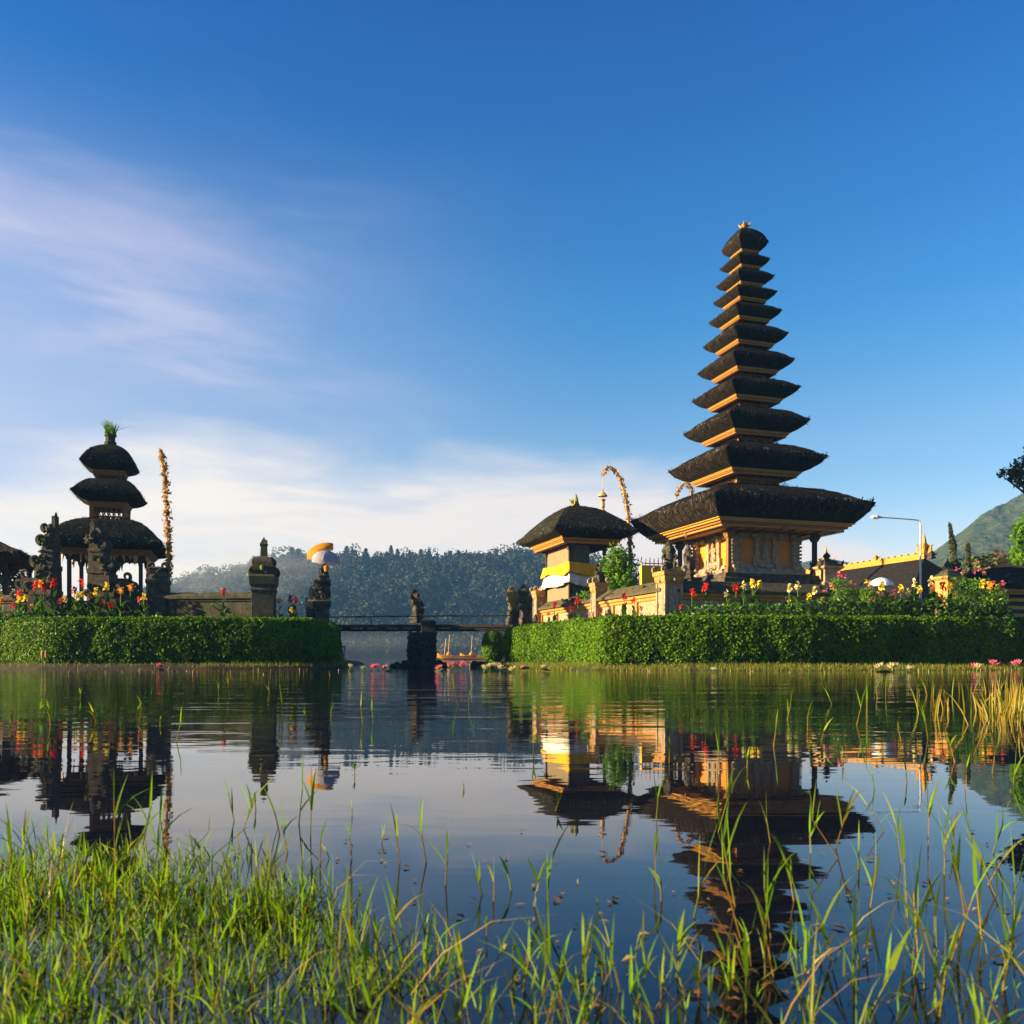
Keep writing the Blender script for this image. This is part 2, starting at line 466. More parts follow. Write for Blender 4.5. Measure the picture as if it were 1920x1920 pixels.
M['tile'] = solid('dark_roof_thatch', [(0.3, (0.008, 0.008, 0.010)), (0.7, (0.026, 0.024, 0.026))], 6, 0.95, 0.8, 30, spec=0.1)
M['iron'] = solid('dark_iron', [(0.3, (0.012, 0.012, 0.013)), (0.7, (0.03, 0.03, 0.03))], 6, 0.6)
M['redpaint'] = solid('red_painted_iron', [(0.3, (0.30, 0.05, 0.03)), (0.7, (0.42, 0.08, 0.05))], 6, 0.6)

# water
m, t, out = new_mat('lake_water')
p = t.new('ShaderNodeBsdfPrincipled')
t.l.new(p.outputs[0], out.inputs[0])
p.inputs['Base Color'].default_value = (0.007, 0.008, 0.015, 1)
p.inputs['Roughness'].default_value = 0.012
p.inputs['IOR'].default_value = 1.5
p.inputs['Specular IOR Level'].default_value = 0.5
co = t.new('ShaderNodeTexCoord').outputs['Object']
n1 = t.noise(t.mapping(co, (0.50, 1.8, 1)), 1.0, 4, 0.55, 0.5)
n2 = t.noise(t.mapping(co, (2.4, 6.0, 1), loc=(4, 1, 0)), 1.0, 2, 0.5, 0.3)
sx = t.new('ShaderNodeSeparateXYZ'); t.l.new(co, sx.inputs[0])
# breeze: the open water farther out is more ruffled than the sheltered edge
far = t.smooth(sx.outputs[1], 2.0, 9.0, 0.0, 1.0)
h = t.math('ADD', t.math('MULTIPLY', n1, t.math('MULTIPLY_ADD', far, 1.05, 0.14)), t.math('MULTIPLY', n2, t.math('MULTIPLY_ADD', far, 0.20, 0.025)))
b = t.new('ShaderNodeBump')
b.inputs['Strength'].default_value = 1.0
b.inputs['Distance'].default_value = 0.011
t.l.new(h, b.inputs['Height'])
t.l.new(b.outputs[0], p.inputs['Normal'])
M['water'] = m

# forest cover on far terrain
m, t, out = new_mat('forested_slope')
p = t.new('ShaderNodeBsdfPrincipled')
t.l.new(p.outputs[0], out.inputs[0])
co = t.new('ShaderNodeTexCoord').outputs['Object']
col = ramp(t, t.noise(co, 0.11, 6, 0.7), [(0.30, (0.022, 0.042, 0.010)), (0.50, (0.058, 0.076, 0.022)), (0.62, (0.10, 0.096, 0.036)), (0.78, (0.14, 0.11, 0.05))])
t.l.new(col, p.inputs['Base Color'])
p.inputs['Roughness'].default_value = 1.0
p.inputs['Specular IOR Level'].default_value = 0.0
b = t.new('ShaderNodeBump'); b.inputs['Distance'].default_value = 3.0
t.l.new(t.noise(co, 0.28, 4, 0.6), b.inputs['Height']); t.l.new(b.outputs[0], p.inputs['Normal'])
M['slope'] = m

# ================================================================== setting
def grid_mesh(name, us, ys, hf, material, kind='structure', smooth=True):
    V = []
    for y in ys:
        for u in us:
            V.append((u * y, y, hf(u, y)))
    n = len(us); F = []
    for j in range(len(ys) - 1):
        for i in range(n - 1):
            a = j * n + i
            F.append((a, a + 1, a + n + 1, a + n))
    o = np_mesh(name, V, F, material, smooth=smooth)
    o['kind'] = kind
    return o

mb = MB()
mb.add([(-400, -20, 0), (600, -20, 0), (600, 690, 0), (-400, 690, 0)], [(0, 1, 2, 3)])
mb.build('lake', M['water'])['kind'] = 'structure'
mb = MB()
mb.add([(-400, -20, -1), (600, -20, -1), (600, 690, -1), (-400, 690, -1)], [(0, 1, 2, 3)])
mb.build('lake_bed_ground', M['soil'])['kind'] = 'structure'

def interp(tab, x):
    if x <= tab[0][0]: return tab[0][1]
    for (a, b), (c, d) in zip(tab, tab[1:]):
        if x <= c:
            k = (x - a) / (c - a)
            return b + (d - b) * k
    return tab[-1][1]

def sstep(a, b, x):
    k = min(max((x - a) / (b - a), 0), 1)
    return k * k * (3 - 2 * k)

RIDGE = [(-200, 1150), (100, 1130), (200, 1122), (260, 1106), (330, 1088), (400, 1072), (470, 1054), (520, 1043), (640, 1042), (700, 1038), (780, 1039), (850, 1049), (900, 1044), (960, 1036), (1040, 1032), (1100, 1046), (1160, 1072), (1220, 1110), (1300, 1150), (1420, 1190), (1600, 1215)]
def hill_h(u, y):
    px = 960 + u * FPX
    zr = (HOR - interp(RIDGE, px)) / FPX * 430 - 6.0
    k = sstep(272, 430, y) if y < 430 else 1 - 0.25 * sstep(430, 520, y)
    wob = noise.noise(Vector((u * 9, y * 0.02, 0.3))) * 9 * sstep(275, 330, y) * (1 - sstep(385, 430, y))
    return max(-1.0, -0.4 + max(zr, 1.5) * k + wob * min(zr / 40, 1))
us = list(np.linspace(-0.72, 0.42, 110)); ys = list(np.linspace(268, 520, 60))
grid_mesh('far_hill', us, ys, hill_h, M['slope'])

MOUNT = [(1380, 1190), (1480, 1165), (1560, 1145), (1600, 1122), (1680, 1085), (1740, 1047), (1790, 1018), (1850, 980), (1920, 944), (2000, 915), (2200, 880), (2600, 870)]
def mount_h(u, y):
    px = 960 + u * FPX
    zr = (HOR - interp(MOUNT, px)) / FPX * 580
    k = sstep(300, 580, y) ** 0.8 if y < 580 else 1 - 0.2 * sstep(580, 660, y)
    wob = noise.noise(Vector((u * 7, y * 0.016, 5.3))) * 13 + noise.noise(Vector((u * 23, y * 0.05, 1.3))) * 4
    fine = noise.noise(Vector((u * y * 0.22, y * 0.22, 2.3))) * 2.2
    return -0.5 + zr * k + (wob * (1 - sstep(500, 580, y)) + fine) * sstep(300, 400, y)
us = list(np.linspace(0.24, 0.95, 190)); ys = list(np.linspace(295, 660, 90))
grid_mesh('mountain', us, ys, mount_h, M['slope'])

BACK = [(1300, 1120), (1400, 1085), (1480, 1058), (1545, 1043), (1590, 1052), (1640, 1062), (1700, 1075), (1800, 1100)]
def back_h(u, y):
    zr = (HOR - interp(BACK, 960 + u * FPX)) / FPX * 665
    return -0.5 + zr * (sstep(600, 665, y) if y < 665 else 1)
grid_mesh('distant_ridge', list(np.linspace(0.2, 0.55, 60)), list(np.linspace(600, 680, 10)), back_h, M['slope'])

# the wood that covers the hill: reads as one mass
NT_ = 2500
tp = []
while len(tp) < NT_:
    y = 272 + 160 * rng.random() ** 0.9
    px = rng.uniform(180, 1250)
    u = (px - 960) / FPX
    z = hill_h(u, y)
    if z > -0.3: tp.append((u * y, y, z))
tp = np.array(tp)
rad = np.clip(rng.lognormal(0.95, 0.38, NT_), 1.3, 5.6)
K = 92
d = rng.normal(0, 1, (NT_, K, 3)); d /= np.linalg.norm(d, axis=2, keepdims=True)
d[:, :, 2] = np.abs(d[:, :, 2]) * 1.25 - 0.35
P = tp[:, None, :] + d * rad[:, None, None] * np.array([1, 1, 1.15]) * rng.uniform(0.75, 1.05, (NT_, K, 1)) + np.array([0, 0, 1])[None, None, :] * (rad * 0.95)[:, None, None]
o = leaves('forest', P.reshape(-1, 3), d.reshape(-1, 3), np.full(NT_ * K, 1.15), np.full(NT_ * K, 0.95), M['forest_leaf'], spread=0.45)
tag(o, 'dark green wood covering the far hill across the lake', 'forest', kind='stuff')

def conifer_mesh(seed):
    r = np.random.default_rng(seed)
    hgt = 9.0; n = 170
    tt = r.random(n) ** 0.8
    rr = 1.9 * (1 - tt) ** 0.8 * (0.55 + 0.45 * np.abs(np.sin(tt * 19 + seed))) + 0.15
    a = r.uniform(0, 2 * np.pi, n); q = rr * r.uniform(0.3, 1.0, n)
    P = np.stack([q * np.cos(a), q * np.sin(a), 1.6 + tt * (hgt - 1.6)], 1)
    N = np.stack([np.cos(a), np.sin(a), np.full(n, 0.5)], 1)
    V, F = leaf_arrays(P, N, np.full(n, 1.0), np.full(n, 0.6), 0.5)
    V2 = []; F2 = []
    tr = MB(); tr.tube([(0, 0, -1), (0, 0, 5), (0, 0, hgt + 0.4)], [0.18, 0.12, 0.03], 4)
    tv = np.array(tr.v); tf = [f for f in tr.f if len(f) == 4]
    return np.vstack([V, tv]), np.vstack([F, np.array(tf) + len(V)])
cms = []
for sd in range(5):
    V, F = conifer_mesh(sd)
    o = np_mesh('conifer', V, F, M['conifer_leaf'])
    cms.append(o.data)
    bpy.data.objects.remove(o)
rp = [478, 503, 523, 547, 572, 586, 612, 640, 648, 677, 683, 712, 744, 758, 771, 789, 806, 822, 845, 858, 889, 897, 937, 953, 470, 492, 512, 533, 560, 600, 628, 657, 668, 690, 702, 722, 736, 752, 765, 778, 801, 814, 829, 838, 866, 878, 905, 918, 930, 945, 962, 976, 990, 1003, 1018, 1032, 1046, 1062]
for i, px in enumerate(rp):
    u = (px + random.uniform(-4, 4) - 960) / FPX
    y = 430 + random.uniform(-9, 4)
    o = bpy.data.objects.new('conifer', cms[i % 5]); COL.objects.link(o)
    o.location = (u * y, y, hill_h(u, y) - 0.4)
    s = random.uniform(0.6, 1.25)
    o.scale = (s * random.uniform(1.1, 1.9), s * random.uniform(1.1, 1.9), s)
    o.rotation_euler = (0, 0, random.uniform(0, 6))
    tag(o, 'dark conifer standing on the skyline of the far wooded hill', 'tree', 'conifers along the far ridge')

# ---- islands
def island(name, outline, ztop, bank, material):
    """outline: counter-clockwise plan points of the hedge foot; grass bank slopes to the water outside it"""
    n = len(outline); pts = [Vector((x, y, 0)) for x, y in outline]
    nor = []
    for i in range(n):
        a = pts[i] - pts[i - 1]; c = pts[(i + 1) % n] - pts[i]
        na = Vector((a.y, -a.x, 0)).normalized(); nc = Vector((c.y, -c.x, 0)).normalized()
        nor.append((na + nc).normalized())
    rings = []
    for off, z in ((bank + 1.0, -0.9), (bank, -0.02), (bank * 0.55, 0.07), (0.05, 0.16), (-0.75, 0.22), (-0.9, ztop)):
        rings.append([(p + nn * off).to_tuple()[:2] + (z,) for p, nn in zip(pts, nor)])
    mb = MB(); mb.loft(rings, False, True)
    o = mb.build(name, material)
    o['kind'] = 'structure'
    return o
HEDGE_R = [(gx(945, 29.6), 29.6), (gx(1000, 28.4), 28.4), (gx(1060, 26.8), 26.8), (gx(1120, 24.7), 24.7)]
HEDGE_R2 = [(gx(1122, 24.25), 24.25), (gx(1300, 23.8), 23.8), (gx(1500, 23.85), 23.85), (gx(1650, 24.2), 24.2), (gx(1920, 25.2), 25.2), (gx(2250, 27.0), 27.0)]
island('island_ground', HEDGE_R + HEDGE_R2[1:] + [(45, 36), (45, 75), (3, 75), (1.5, 50), (-0.5, 41), (-1.0, 33)], 1.05, 0.85, M['lawn'])
HEDGE_L = [(gx(-330, 29.2), 29.2), (gx(-120, 28.0), 28.0), (gx(0, 27.2), 27.2), (gx(92, 26.0), 26.0), (gx(300, 26.1), 26.1), (gx(500, 26.4), 26.4), (gx(585, 26.9), 26.9), (gx(622, 27.5), 27.5), (gx(636, 28.4), 28.4)]
HL2 = HEDGE_L + [(gx(632, 30.5), 30.5)]
island('island_ground', HL2 + [(-7.2, 40), (-32, 44), (-34, 32)], 1.05, 0.45, M['soil'])

# ---- haze over the lake
hz_m, t, out = new_mat('lake_haze')
pv = t.new('ShaderNodeVolumePrincipled')
pv.inputs['Color'].default_value = (0.17, 0.46, 1.0, 1)
pv.inputs['Density'].default_value = 0.00045
pv.inputs['Anisotropy'].default_value = 0.0
t.l.new(pv.outputs[0], out.inputs['Volume'])
mb = MB(); mb.box(110, 345, -2.0, 1060, 730, 160)
o = mb.build('haze', hz_m)
def mist_bank(name, label, c, r, dens):
    m, t, out = new_mat('morning_mist')
    pv = t.new('ShaderNodeVolumePrincipled')
    pv.inputs['Color'].default_value = (0.86, 0.92, 1.0, 1)
    co = t.new('ShaderNodeTexCoord').outputs['Object']
    ln = t.new('ShaderNodeVectorMath', operation='LENGTH')
    t.l.new(co, ln.inputs[0])
    soft = t.smooth(ln.outputs['Value'], 1.0, 0.15)
    puff = t.smooth(t.noise(co, 2.2, 4, 0.6), 0.36, 0.64)
    t.l.new(t.math('MULTIPLY', t.math('MULTIPLY', soft, puff), dens), pv.inputs['Density'])
    t.l.new(pv.outputs[0], out.inputs['Volume'])
    mm = MB(); mm.ball((0, 0, 0), (1, 1, 1), 28, 16)
    mo = mm.build(name, m, smooth=True)
    mo.location = c; mo.scale = r
    tag(mo, label, 'mist', kind='stuff')
mist_bank('mist', 'pale mist drifting in front of the left shoulder of the far hill', at(425, 1068, 320), (56, 30, 18), 0.014)
mist_bank('mist', 'thin low mist lying over the far water under the bridge', (-55, 235, 3.0), (150, 70, 8), 0.0016)
tag(o, 'thin blue morning haze hanging over the lake and hills', 'haze', kind='stuff')

# ------------------------------------------------------------------ hedges and bank grass
def hedge(name, line, zbase, ztop, depth, label, per=2000, lit=None, back=True):
    """clipped hedge following the plan line; its foliage fills front, top and rounded shoulder"""
    root = thing(name, label, 'hedge', (0, 0, 0), 0, 'clipped hedges round the islands')
    pts = [Vector((x, y, 0)) for x, y in line]
    # dense resample
    q = []
    for a, c in zip(pts, pts[1:]):
        n = max(2, int((c - a).length / 0.15))
        for k in range(n): q.append(a.lerp(c, k / n))
    q.append(pts[-1])
    for _ in range(6):
        q = [q[0]] + [(q[i - 1] + q[i] * 2 + q[i + 1]) / 4 for i in range(1, len(q) - 1)] + [q[-1]]
    nor = []
    for i in range(len(q)):
        tg = (q[min(i + 1, len(q) - 1)] - q[max(i - 1, 0)]).normalized()
        nor.append(Vector((tg.y, -tg.x, 0)))
    zt = ztop if callable(ztop) else (lambda x: ztop)
    zb = zbase
    # cross-section (outward offset, height 0..1)
    sec = [(-0.06, 0.0), (0.02, 0.25), (0.04, 0.55), (0.0, 0.82), (-0.10, 0.95), (-0.30, 1.0), (-depth * 0.6, 1.0), (-depth, 0.93)]
    rings = []
    for p, nn in zip(q, nor):
        h = zt(p.x) - zb
        wob = noise.noise(p * 0.9) * 0.05
        rings.append([tuple(p + nn * (o_ - 0.07 + wob) + Vector((0, 0, zb + h * k * 0.97 + (0.02 * noise.noise(p * 2.3)) * k))) for o_, k in sec])
    mb = MB(); mb.loft(rings, True, True, closed=False)
    mb.build('branch_core', M['hedge_core'], root)
    sl = [0]
    for (a, b), (c, d_) in zip(sec, sec[1:]): sl.append(sl[-1] + math.hypot(c - a, (d_ - b) * 1.35))
    tot = sl[-1]; length = sum((q[i + 1] - q[i]).length for i in range(len(q) - 1))
    n = int(per * tot * length)
    ii = rng.random(n) * (len(q) - 1.001); ss = rng.random(n) * tot
    P = np.empty((n, 3)); N = np.empty((n, 3))
    for k in range(n):
        i = int(ii[k]); f = ii[k] - i
        p = q[i].lerp(q[i + 1], f); nn = nor[i].lerp(nor[i + 1], f)
        s_ = ss[k]; j = 0
        while j < len(sl) - 2 and s_ > sl[j + 1]: j += 1
        g = (s_ - sl[j]) / (sl[j + 1] - sl[j])
        o_ = sec[j][0] + (sec[j + 1][0] - sec[j][0]) * g; kz = sec[j][1] + (sec[j + 1][1] - sec[j][1]) * g
        h = zt(p.x) - zb
        bulge = noise.noise(Vector((p.x * 1.6, p.y * 1.6, kz * 2.4))) * 0.06 + noise.noise(Vector((p.x * 5, p.y * 5, kz * 7))) * 0.035
        P[k] = (p.x + nn.x * (o_ + bulge), p.y + nn.y * (o_ + bulge), zb + h * kz + (bulge * 0.45 if kz > 0.9 else 0))
        tz = sec[j + 1][0] - sec[j][0]; tzz = (sec[j + 1][1] - sec[j][1]) * 1.4
        ln = math.hypot(tz, tzz) + 1e-6
        N[k] = (nn.x * tzz / ln, nn.y * tzz / ln, -tz / ln)
    thin = np.array([noise.noise(Vector((p_[0] * 2.1, p_[1] * 2.1, p_[2] * 2.6))) for p_ in P])
    hfrac = (P[:, 2] - zb) / 1.4
    keep = (rng.random(n) < np.clip(1.15 + thin * 1.1 - np.clip(0.30 - hfrac, 0, 1) * 2.6, 0.12, 1))
    P, N = P[keep], N[keep]; n = len(P)
    P += rng.normal(0, 0.02, P.shape)
    # a few longer unclipped shoots above the top
    m_ = int(length * 9)
    sh = rng.integers(0, len(q), m_)
    P_ = np.array([(q[i].x - nor[i].x * 0.3 * rng.random(), q[i].y - nor[i].y * 0.3 * rng.random(), zt(q[i].x) + rng.uniform(0.0, 0.07)) for i in sh])
    leaves('foliage', np.vstack([P, P_]), np.vstack([N, np.tile([0, -1.0, 0.2], (m_, 1))]), np.full(n + m_, 0.078), np.full(n + m_, 0.050), M['hedge_leaf'], root, spread=0.7)
    return root
def ztop_l(x): return 1.57 - 0.30 * sstep(-6.3, -5.6, x) ** 2
hedge('clipped_hedge', HL2, 0.12, ztop_l, 1.0, 'long dark clipped hedge with rounded end below the three-roofed shrine')
def ztop_r(x): return interp([(gx(945, 29.6), 1.36), (gx(1000, 28.4), 1.46), (gx(1060, 26.8), 1.52), (gx(1120, 24.7), 1.50)], x)
hedge('clipped_hedge', HEDGE_R, 0.16, ztop_r, 1.0, 'dark clipped hedge curving back to the bridge below the stone statues')
hedge('clipped_hedge', [(gx(1119, 25.4), 25.4)] + HEDGE_R2, 0.16, 1.51, 1.0, 'long sunlit leafy hedge on the grass bank below the tall tower')

def round_bush(name, label, c, r, n, leafm, core=None, L=0.085, W=0.055, cat='bush'):
    root = thing(name, label, cat, c)
    P, N = blob_points(n, (0, 0, r[2]), r, 0.85)
    leaves('foliage', P, N, np.full(n, L), np.full(n, W), leafm, root, spread=0.6)
    mb = MB(); mb.ball((0, 0, r[2] * 0.97), (r[0] * 0.86, r[1] * 0.86, r[2] * 0.92), 14, 9, 0.05)
    mb.build('branch_core', core or M['hedge_core'], root)
    return root
round_bush('clipped_bush', 'rounded bright green clipped bush under the right end of the footbridge', (gx(925, 32.6), 32.6, 0.06), (0.45, 0.5, 0.69), 3400, M['shrub_leaf'])

def blades(name, bases, hgt, wid, lean, material, segs=3, parent=None, curve=0.5, az=None):
    """tapered bent grass blades: bases (n,3)"""
    n = len(bases); bases = np.asarray(bases, float)
    a = rng.uniform(0, 2 * np.pi, n) if az is None else az
    ln = np.abs(rng.normal(0, 1, n)) * lean if np.isscalar(lean) else lean
    dirx, diry = np.cos(a), np.sin(a)
    b = rng.uniform(0, 2 * np.pi, n)
    sxv = np.stack([np.cos(b), np.sin(b), np.zeros(n)], 1)
    V = np.empty((n, segs + 1, 2, 3))
    for k in range(segs + 1):
        t_ = k / segs
        bend = ln * (t_ * (1 - curve) + curve * t_ * t_)
        hz = np.sqrt(np.maximum(1 - np.minimum(bend, 0.95) ** 2 * 0.6, 0.1)) * t_
        c = bases + np.stack([dirx * bend * hgt, diry * bend * hgt, hz * hgt], 1)
        wk = (wid * (1 - t_ ** 1.6) * (0.75 + 0.5 * math.sin(min(t_ * 2.6, 1.57))) + wid * 0.03)[:, None] * 0.5
        V[:, k, 0] = c - sxv * wk
        V[:, k, 1] = c + sxv * wk
    idx = np.arange(n * (segs + 1) * 2).reshape(n, segs + 1, 2)
    F = np.stack([idx[:, :-1, 0], idx[:, :-1, 1], idx[:, 1:, 1], idx[:, 1:, 0]], -1).reshape(-1, 4)
    return np_mesh(name, V.reshape(-1, 3), F, material, parent)

def bank_points(line, n, off0, off1):
    pts = [Vector((x, y, 0)) for x, y in line]
    L_ = [(c - a).length for a, c in zip(pts, pts[1:])]
    out_ = []
    cum = np.cumsum([0] + L_)
    for _ in range(n):
        s_ = rng.random() * cum[-1]
        i = int(np.searchsorted(cum, s_) - 1); i = max(0, min(i, len(L_) - 1))
        k = (s_ - cum[i]) / L_[i]
        tg = (pts[i + 1] - pts[i]).normalized(); nn = Vector((tg.y, -tg.x, 0))
        o_ = off0 + (off1 - off0) * rng.random()
        p = pts[i].lerp(pts[i + 1], k) + nn * o_
        out_.append((p.x, p.y, 0.15 * (1 - max(o_, 0) / 0.9) - 0.01))
    return np.array(out_)
bp = bank_points(HEDGE_R + HEDGE_R2[1:], 15000, -0.1, 0.98)
o = blades('bank_grass', bp, rng.uniform(0.05, 0.14, len(bp)), np.full(len(bp), 0.012), 0.5, M['bank_grass'], 2)
tag(o, 'short sunlit grass on the bank below the right hedges', 'grass', kind='stuff')
bp = bank_points(HL2, 3600, 0.0, 0.5)
bp = bp[(bp[:, 0] > -9.5) | (rng.random(len(bp)) < 0.25)]
o = blades('bank_grass', bp, rng.uniform(0.05, 0.16, len(bp)), np.full(len(bp), 0.012), 0.5, M['bank_grass'], 2)
tag(o, 'sparse dark grass along the foot of the left hedge', 'grass', kind='stuff')

# ================================================================== thatched roofs
def rect_ring(hx, hy, z, n=9, rnd=0.0, tip=0.0, lift=0.0, jit=0.0):
    """one ring round a rectangle; rnd pulls corners in, tip pushes corners out, lift raises them"""
    pts = []
    sides = [((-1, -1), (1, -1)), ((1, -1), (1, 1)), ((1, 1), (-1, 1)), ((-1, 1), (-1, -1))]
    for (ax, ay), (bx, by) in sides:
        for k in range(n):
            f = k / n
            # denser samples near the corners
            f = 0.5 - 0.5 * math.cos(math.pi * f)
            ux, uy = ax + (bx - ax) * f, ay + (by - ay) * f
            ln = math.hypot(ux, uy)
            cxx, cyy = ux / ln * 1.06, uy / ln * 1.06
            c = max(0.0, (abs(ux) * abs(uy) - 0.45) / 0.55)
            x = (ux * (1 - rnd) + cxx * rnd) * (1 + tip * c ** 3)
            y = (uy * (1 - rnd) + cyy * rnd) * (1 + tip * c ** 3)
            pts.append((x * hx + random.uniform(-jit, jit), y * hy + random.uniform(-jit, jit), z + lift * c ** 2 + random.uniform(-jit, jit)))
    return pts

def roof_profile(D, C, th, dome=False):
    """(fraction inward from lip towards trim/neck, z, rounding): returns list of (mode, k, z, rnd)"""
    pass

def thatch_roof(name, parent, sx, sy, z, tx, ty, D, C, nx, ny, neck, th, mat, dome=False, sub='eave_trim', gold='gold', dent=0, straight=False):
    """thatch shell + its moulded eave trim. z = height of the lip, D = lip to trim foot, C = crest above lip,
    (tx,ty) = half size of the trim, (nx,ny) = half size of the neck the roof closes on"""
    mb = MB()
    jit = 0.006 * sx ** 0.5
    rings = []
    def R_(kx, ky, zz, rnd=0.0, tip=0.0, lift=0.0):
        rings.append(rect_ring(kx, ky, z + zz, 11, rnd, tip, lift, jit))
    L = lambda a, b, k: a + (b - a) * k
    R_(tx * 0.96, ty * 0.96, -D + th * 0.7)
    R_(tx * 1.02, ty * 1.02, -D + th)
    R_(L(tx, sx, 0.40), L(ty, sy, 0.40), -(D - th) * 0.82, 0.01, 0.0, 0.01)
    R_(L(tx, sx, 0.78), L(ty, sy, 0.78), -(D - th) * 0.48, 0.02, 0.01, 0.02 * sx)
    R_(L(tx, sx, 0.95), L(ty, sy, 0.95), -(D - th) * 0.12, 0.02, 0.03, 0.03 * sx)
    R_(sx, sy, 0, 0.02, 0.035, 0.035 * sx)
    R_(sx * 0.985, sy * 0.985, 0.10 * C, 0.03, 0.025, 0.02 * sx)
    if straight:
        for k, c, rnd in [(.75, .3, .05), (.5, .56, .08), (.25, .8, .2), (.04, 1.0, .6)]: R_(sx * k, sy * k, c * C, rnd)
    elif dome:
        pr = [(0.93, 0.20, .05), (0.80, 0.40, .06), (0.65, 0.60, .08), (0.50, 0.77, .12), (0.36, 0.90, .25), (0.20, 0.98, .5), (0.06, 1.0, .8)] if dome == 2 else [(0.93, 0.30, .05), (0.82, 0.50, .08), (0.68, 0.68, .12), (0.52, 0.82, .18), (0.36, 0.92, .3), (0.20, 0.98, .5), (0.06, 1.0, .8)]
        for k, c, rnd in pr: R_(sx * k, sy * k, c * C, rnd)
    else:
        for k, c, rnd in [(0.10, 0.28, .04), (0.24, 0.50, .05), (0.40, 0.70, .06), (0.56, 0.86, .07), (0.72, 0.96, .08), (0.85, 1.0, .08), (0.94, 0.97, .05)]:
            R_(L(sx, nx, k), L(sy, ny, k), c * C, rnd)
        R_(nx * 0.94, ny * 0.94, neck, 0.0)
    mb.loft(rings, False, True)
    nb_ = len(mb.f)
    nsh = len(mb.f); lich = []
    # loose fibres lying down the slope: they give the thatch its shaggy face and edge
    LL = min(0.34, 0.09 * sx + 0.08)
    for i in range(2, len(rings) - 1):
        lo, hi = (rings[i], rings[i + 1])
        m_ = len(lo)
        for j in range(m_):
            a0, a1, b0_, b1_ = (Vector(lo[j]), Vector(lo[(j + 1) % m_]), Vector(hi[j]), Vector(hi[(j + 1) % m_]))
            nr = (a1 - a0).cross(b0_ - a0)
            ar = (a1 - a0).length * (b0_ - a0).length
            if nr.length < 1e-9: continue
            nr.normalize()
            dn = (a0 - b0_)
            if i < 5: dn = -dn
            if dn.length < 1e-6: continue
            dn.normalize()
            want = ar * (170 if sx > 1 else 300)
            if 3 <= i <= 7 and j % 11 in (0, 10): continue
            cnt = int(want) + (1 if random.random() < want - int(want) else 0)
            for _ in range(cnt):
                u, v = random.random(), random.random()
                p = a0.lerp(a1, u).lerp(b0_.lerp(b1_, u), v)
                sd = (a1 - a0).normalized()
                if 5 <= i <= 8 and random.random() < (.10 if i < 7 else .02) * (1.0 if noise.noise(p * 2.5) > .0 else .1):
                    lich.append(len(mb.f))
                    s3 = LL * random.uniform(.10, .22)
                    q0 = p + nr * .03
                    mb.add([q0 - sd * s3, q0 + dn * s3 * .8, q0 + sd * s3, q0 - dn * s3 * .8], [(0, 1, 2, 3)])
                    continue
                d2 = (dn + sd * random.gauss(0, .22)).normalized()
                l_ = LL * random.uniform(.4, .9); w2 = LL * random.uniform(.05, .11)
                p0_ = p + nr * .004
                p1_ = p + d2 * l_ + nr * random.uniform(.004, .022) * (1 if sx > 1 else .6)
                mb.add([p0_ - sd * w2, p0_ + sd * w2, p1_ + sd * w2 * .5, p1_ - sd * w2 * .5], [(0, 1, 2, 3)])
    ro = mb.build(name, mat, parent, smooth=True)
    ro.data.materials.append(M['strand_moss'] if 'mossy' in mat.name else M['strand'])
    mi = np.zeros(len(ro.data.polygons), dtype=np.int32); mi[nsh:] = 1
    ro.data.materials.append(M['lichen'])
    mi[np.array(lich, dtype=np.int64)] = 2
    ro.data.polygons.foreach_set('material_index', mi)
    # moulded trim (three steps) and soffit
    tm = MB()
    pr = [(-0.10 * tx, 0.0), (0, 0.0), (0, 0.30), (0.035, 0.30), (0.035, 0.58), (0.07, 0.62), (0.07, 0.86), (0.10, 0.90), (0.10, 1.02)]
    tm.loft([rect_ring(tx * 0.93 + o_ * tx, ty * 0.93 + o_ * tx, z - D + th * k, 2) for o_, k in pr], False, False)
    if dent:
        for side in range(4):
            hx, hy = (tx, ty) if side % 2 == 0 else (ty, tx)
            for k in range(dent):
                u = -hx * 0.93 + 2 * hx * 0.93 * (k + 0.5) / dent
                v = -(hy * 0.93 + 0.012)
                c, s_ = [(1, 0), (0, 1), (-1, 0), (0, -1)][side]
                tm.box(u * c - v * s_, u * s_ + v * c, z - D + th * 0.33, hx * 1.1 / dent if c else 0.03, 0.03 if c else hx * 1.1 / dent, th * 0.2)
                tm.box(u * c - v * s_, u * s_ + v * c, z - D - th * 0.12, hx * 0.9 / dent if c else 0.03, 0.03 if c else hx * 0.9 / dent, th * 0.14)
    to = tm.build(sub, M[gold], ro)
    if gold == 'gold':
        to.data.materials.append(M['gold_carved'])
        ti = [1 if 8 * 2 <= k < 8 * 4 or k >= 8 * 8 else 0 for k in range(len(to.data.polygons))]
        to.data.polygons.foreach_set('material_index', ti)
    so = MB()
    so.loft([rect_ring(tx * 0.90, ty * 0.90, z - D + 0.02, 2), rect_ring(tx * 0.90, ty * 0.90, z - D + 0.05, 2)], True, True)
    nb = 9
    for k in range(nb):
        u = -tx * 0.85 + 1.7 * tx * k / (nb - 1)
        so.box(u, 0, z - D - 0.03, 0.05, ty * 1.7, 0.055)
    so.build('soffit', M['redwood'], ro)
    return ro

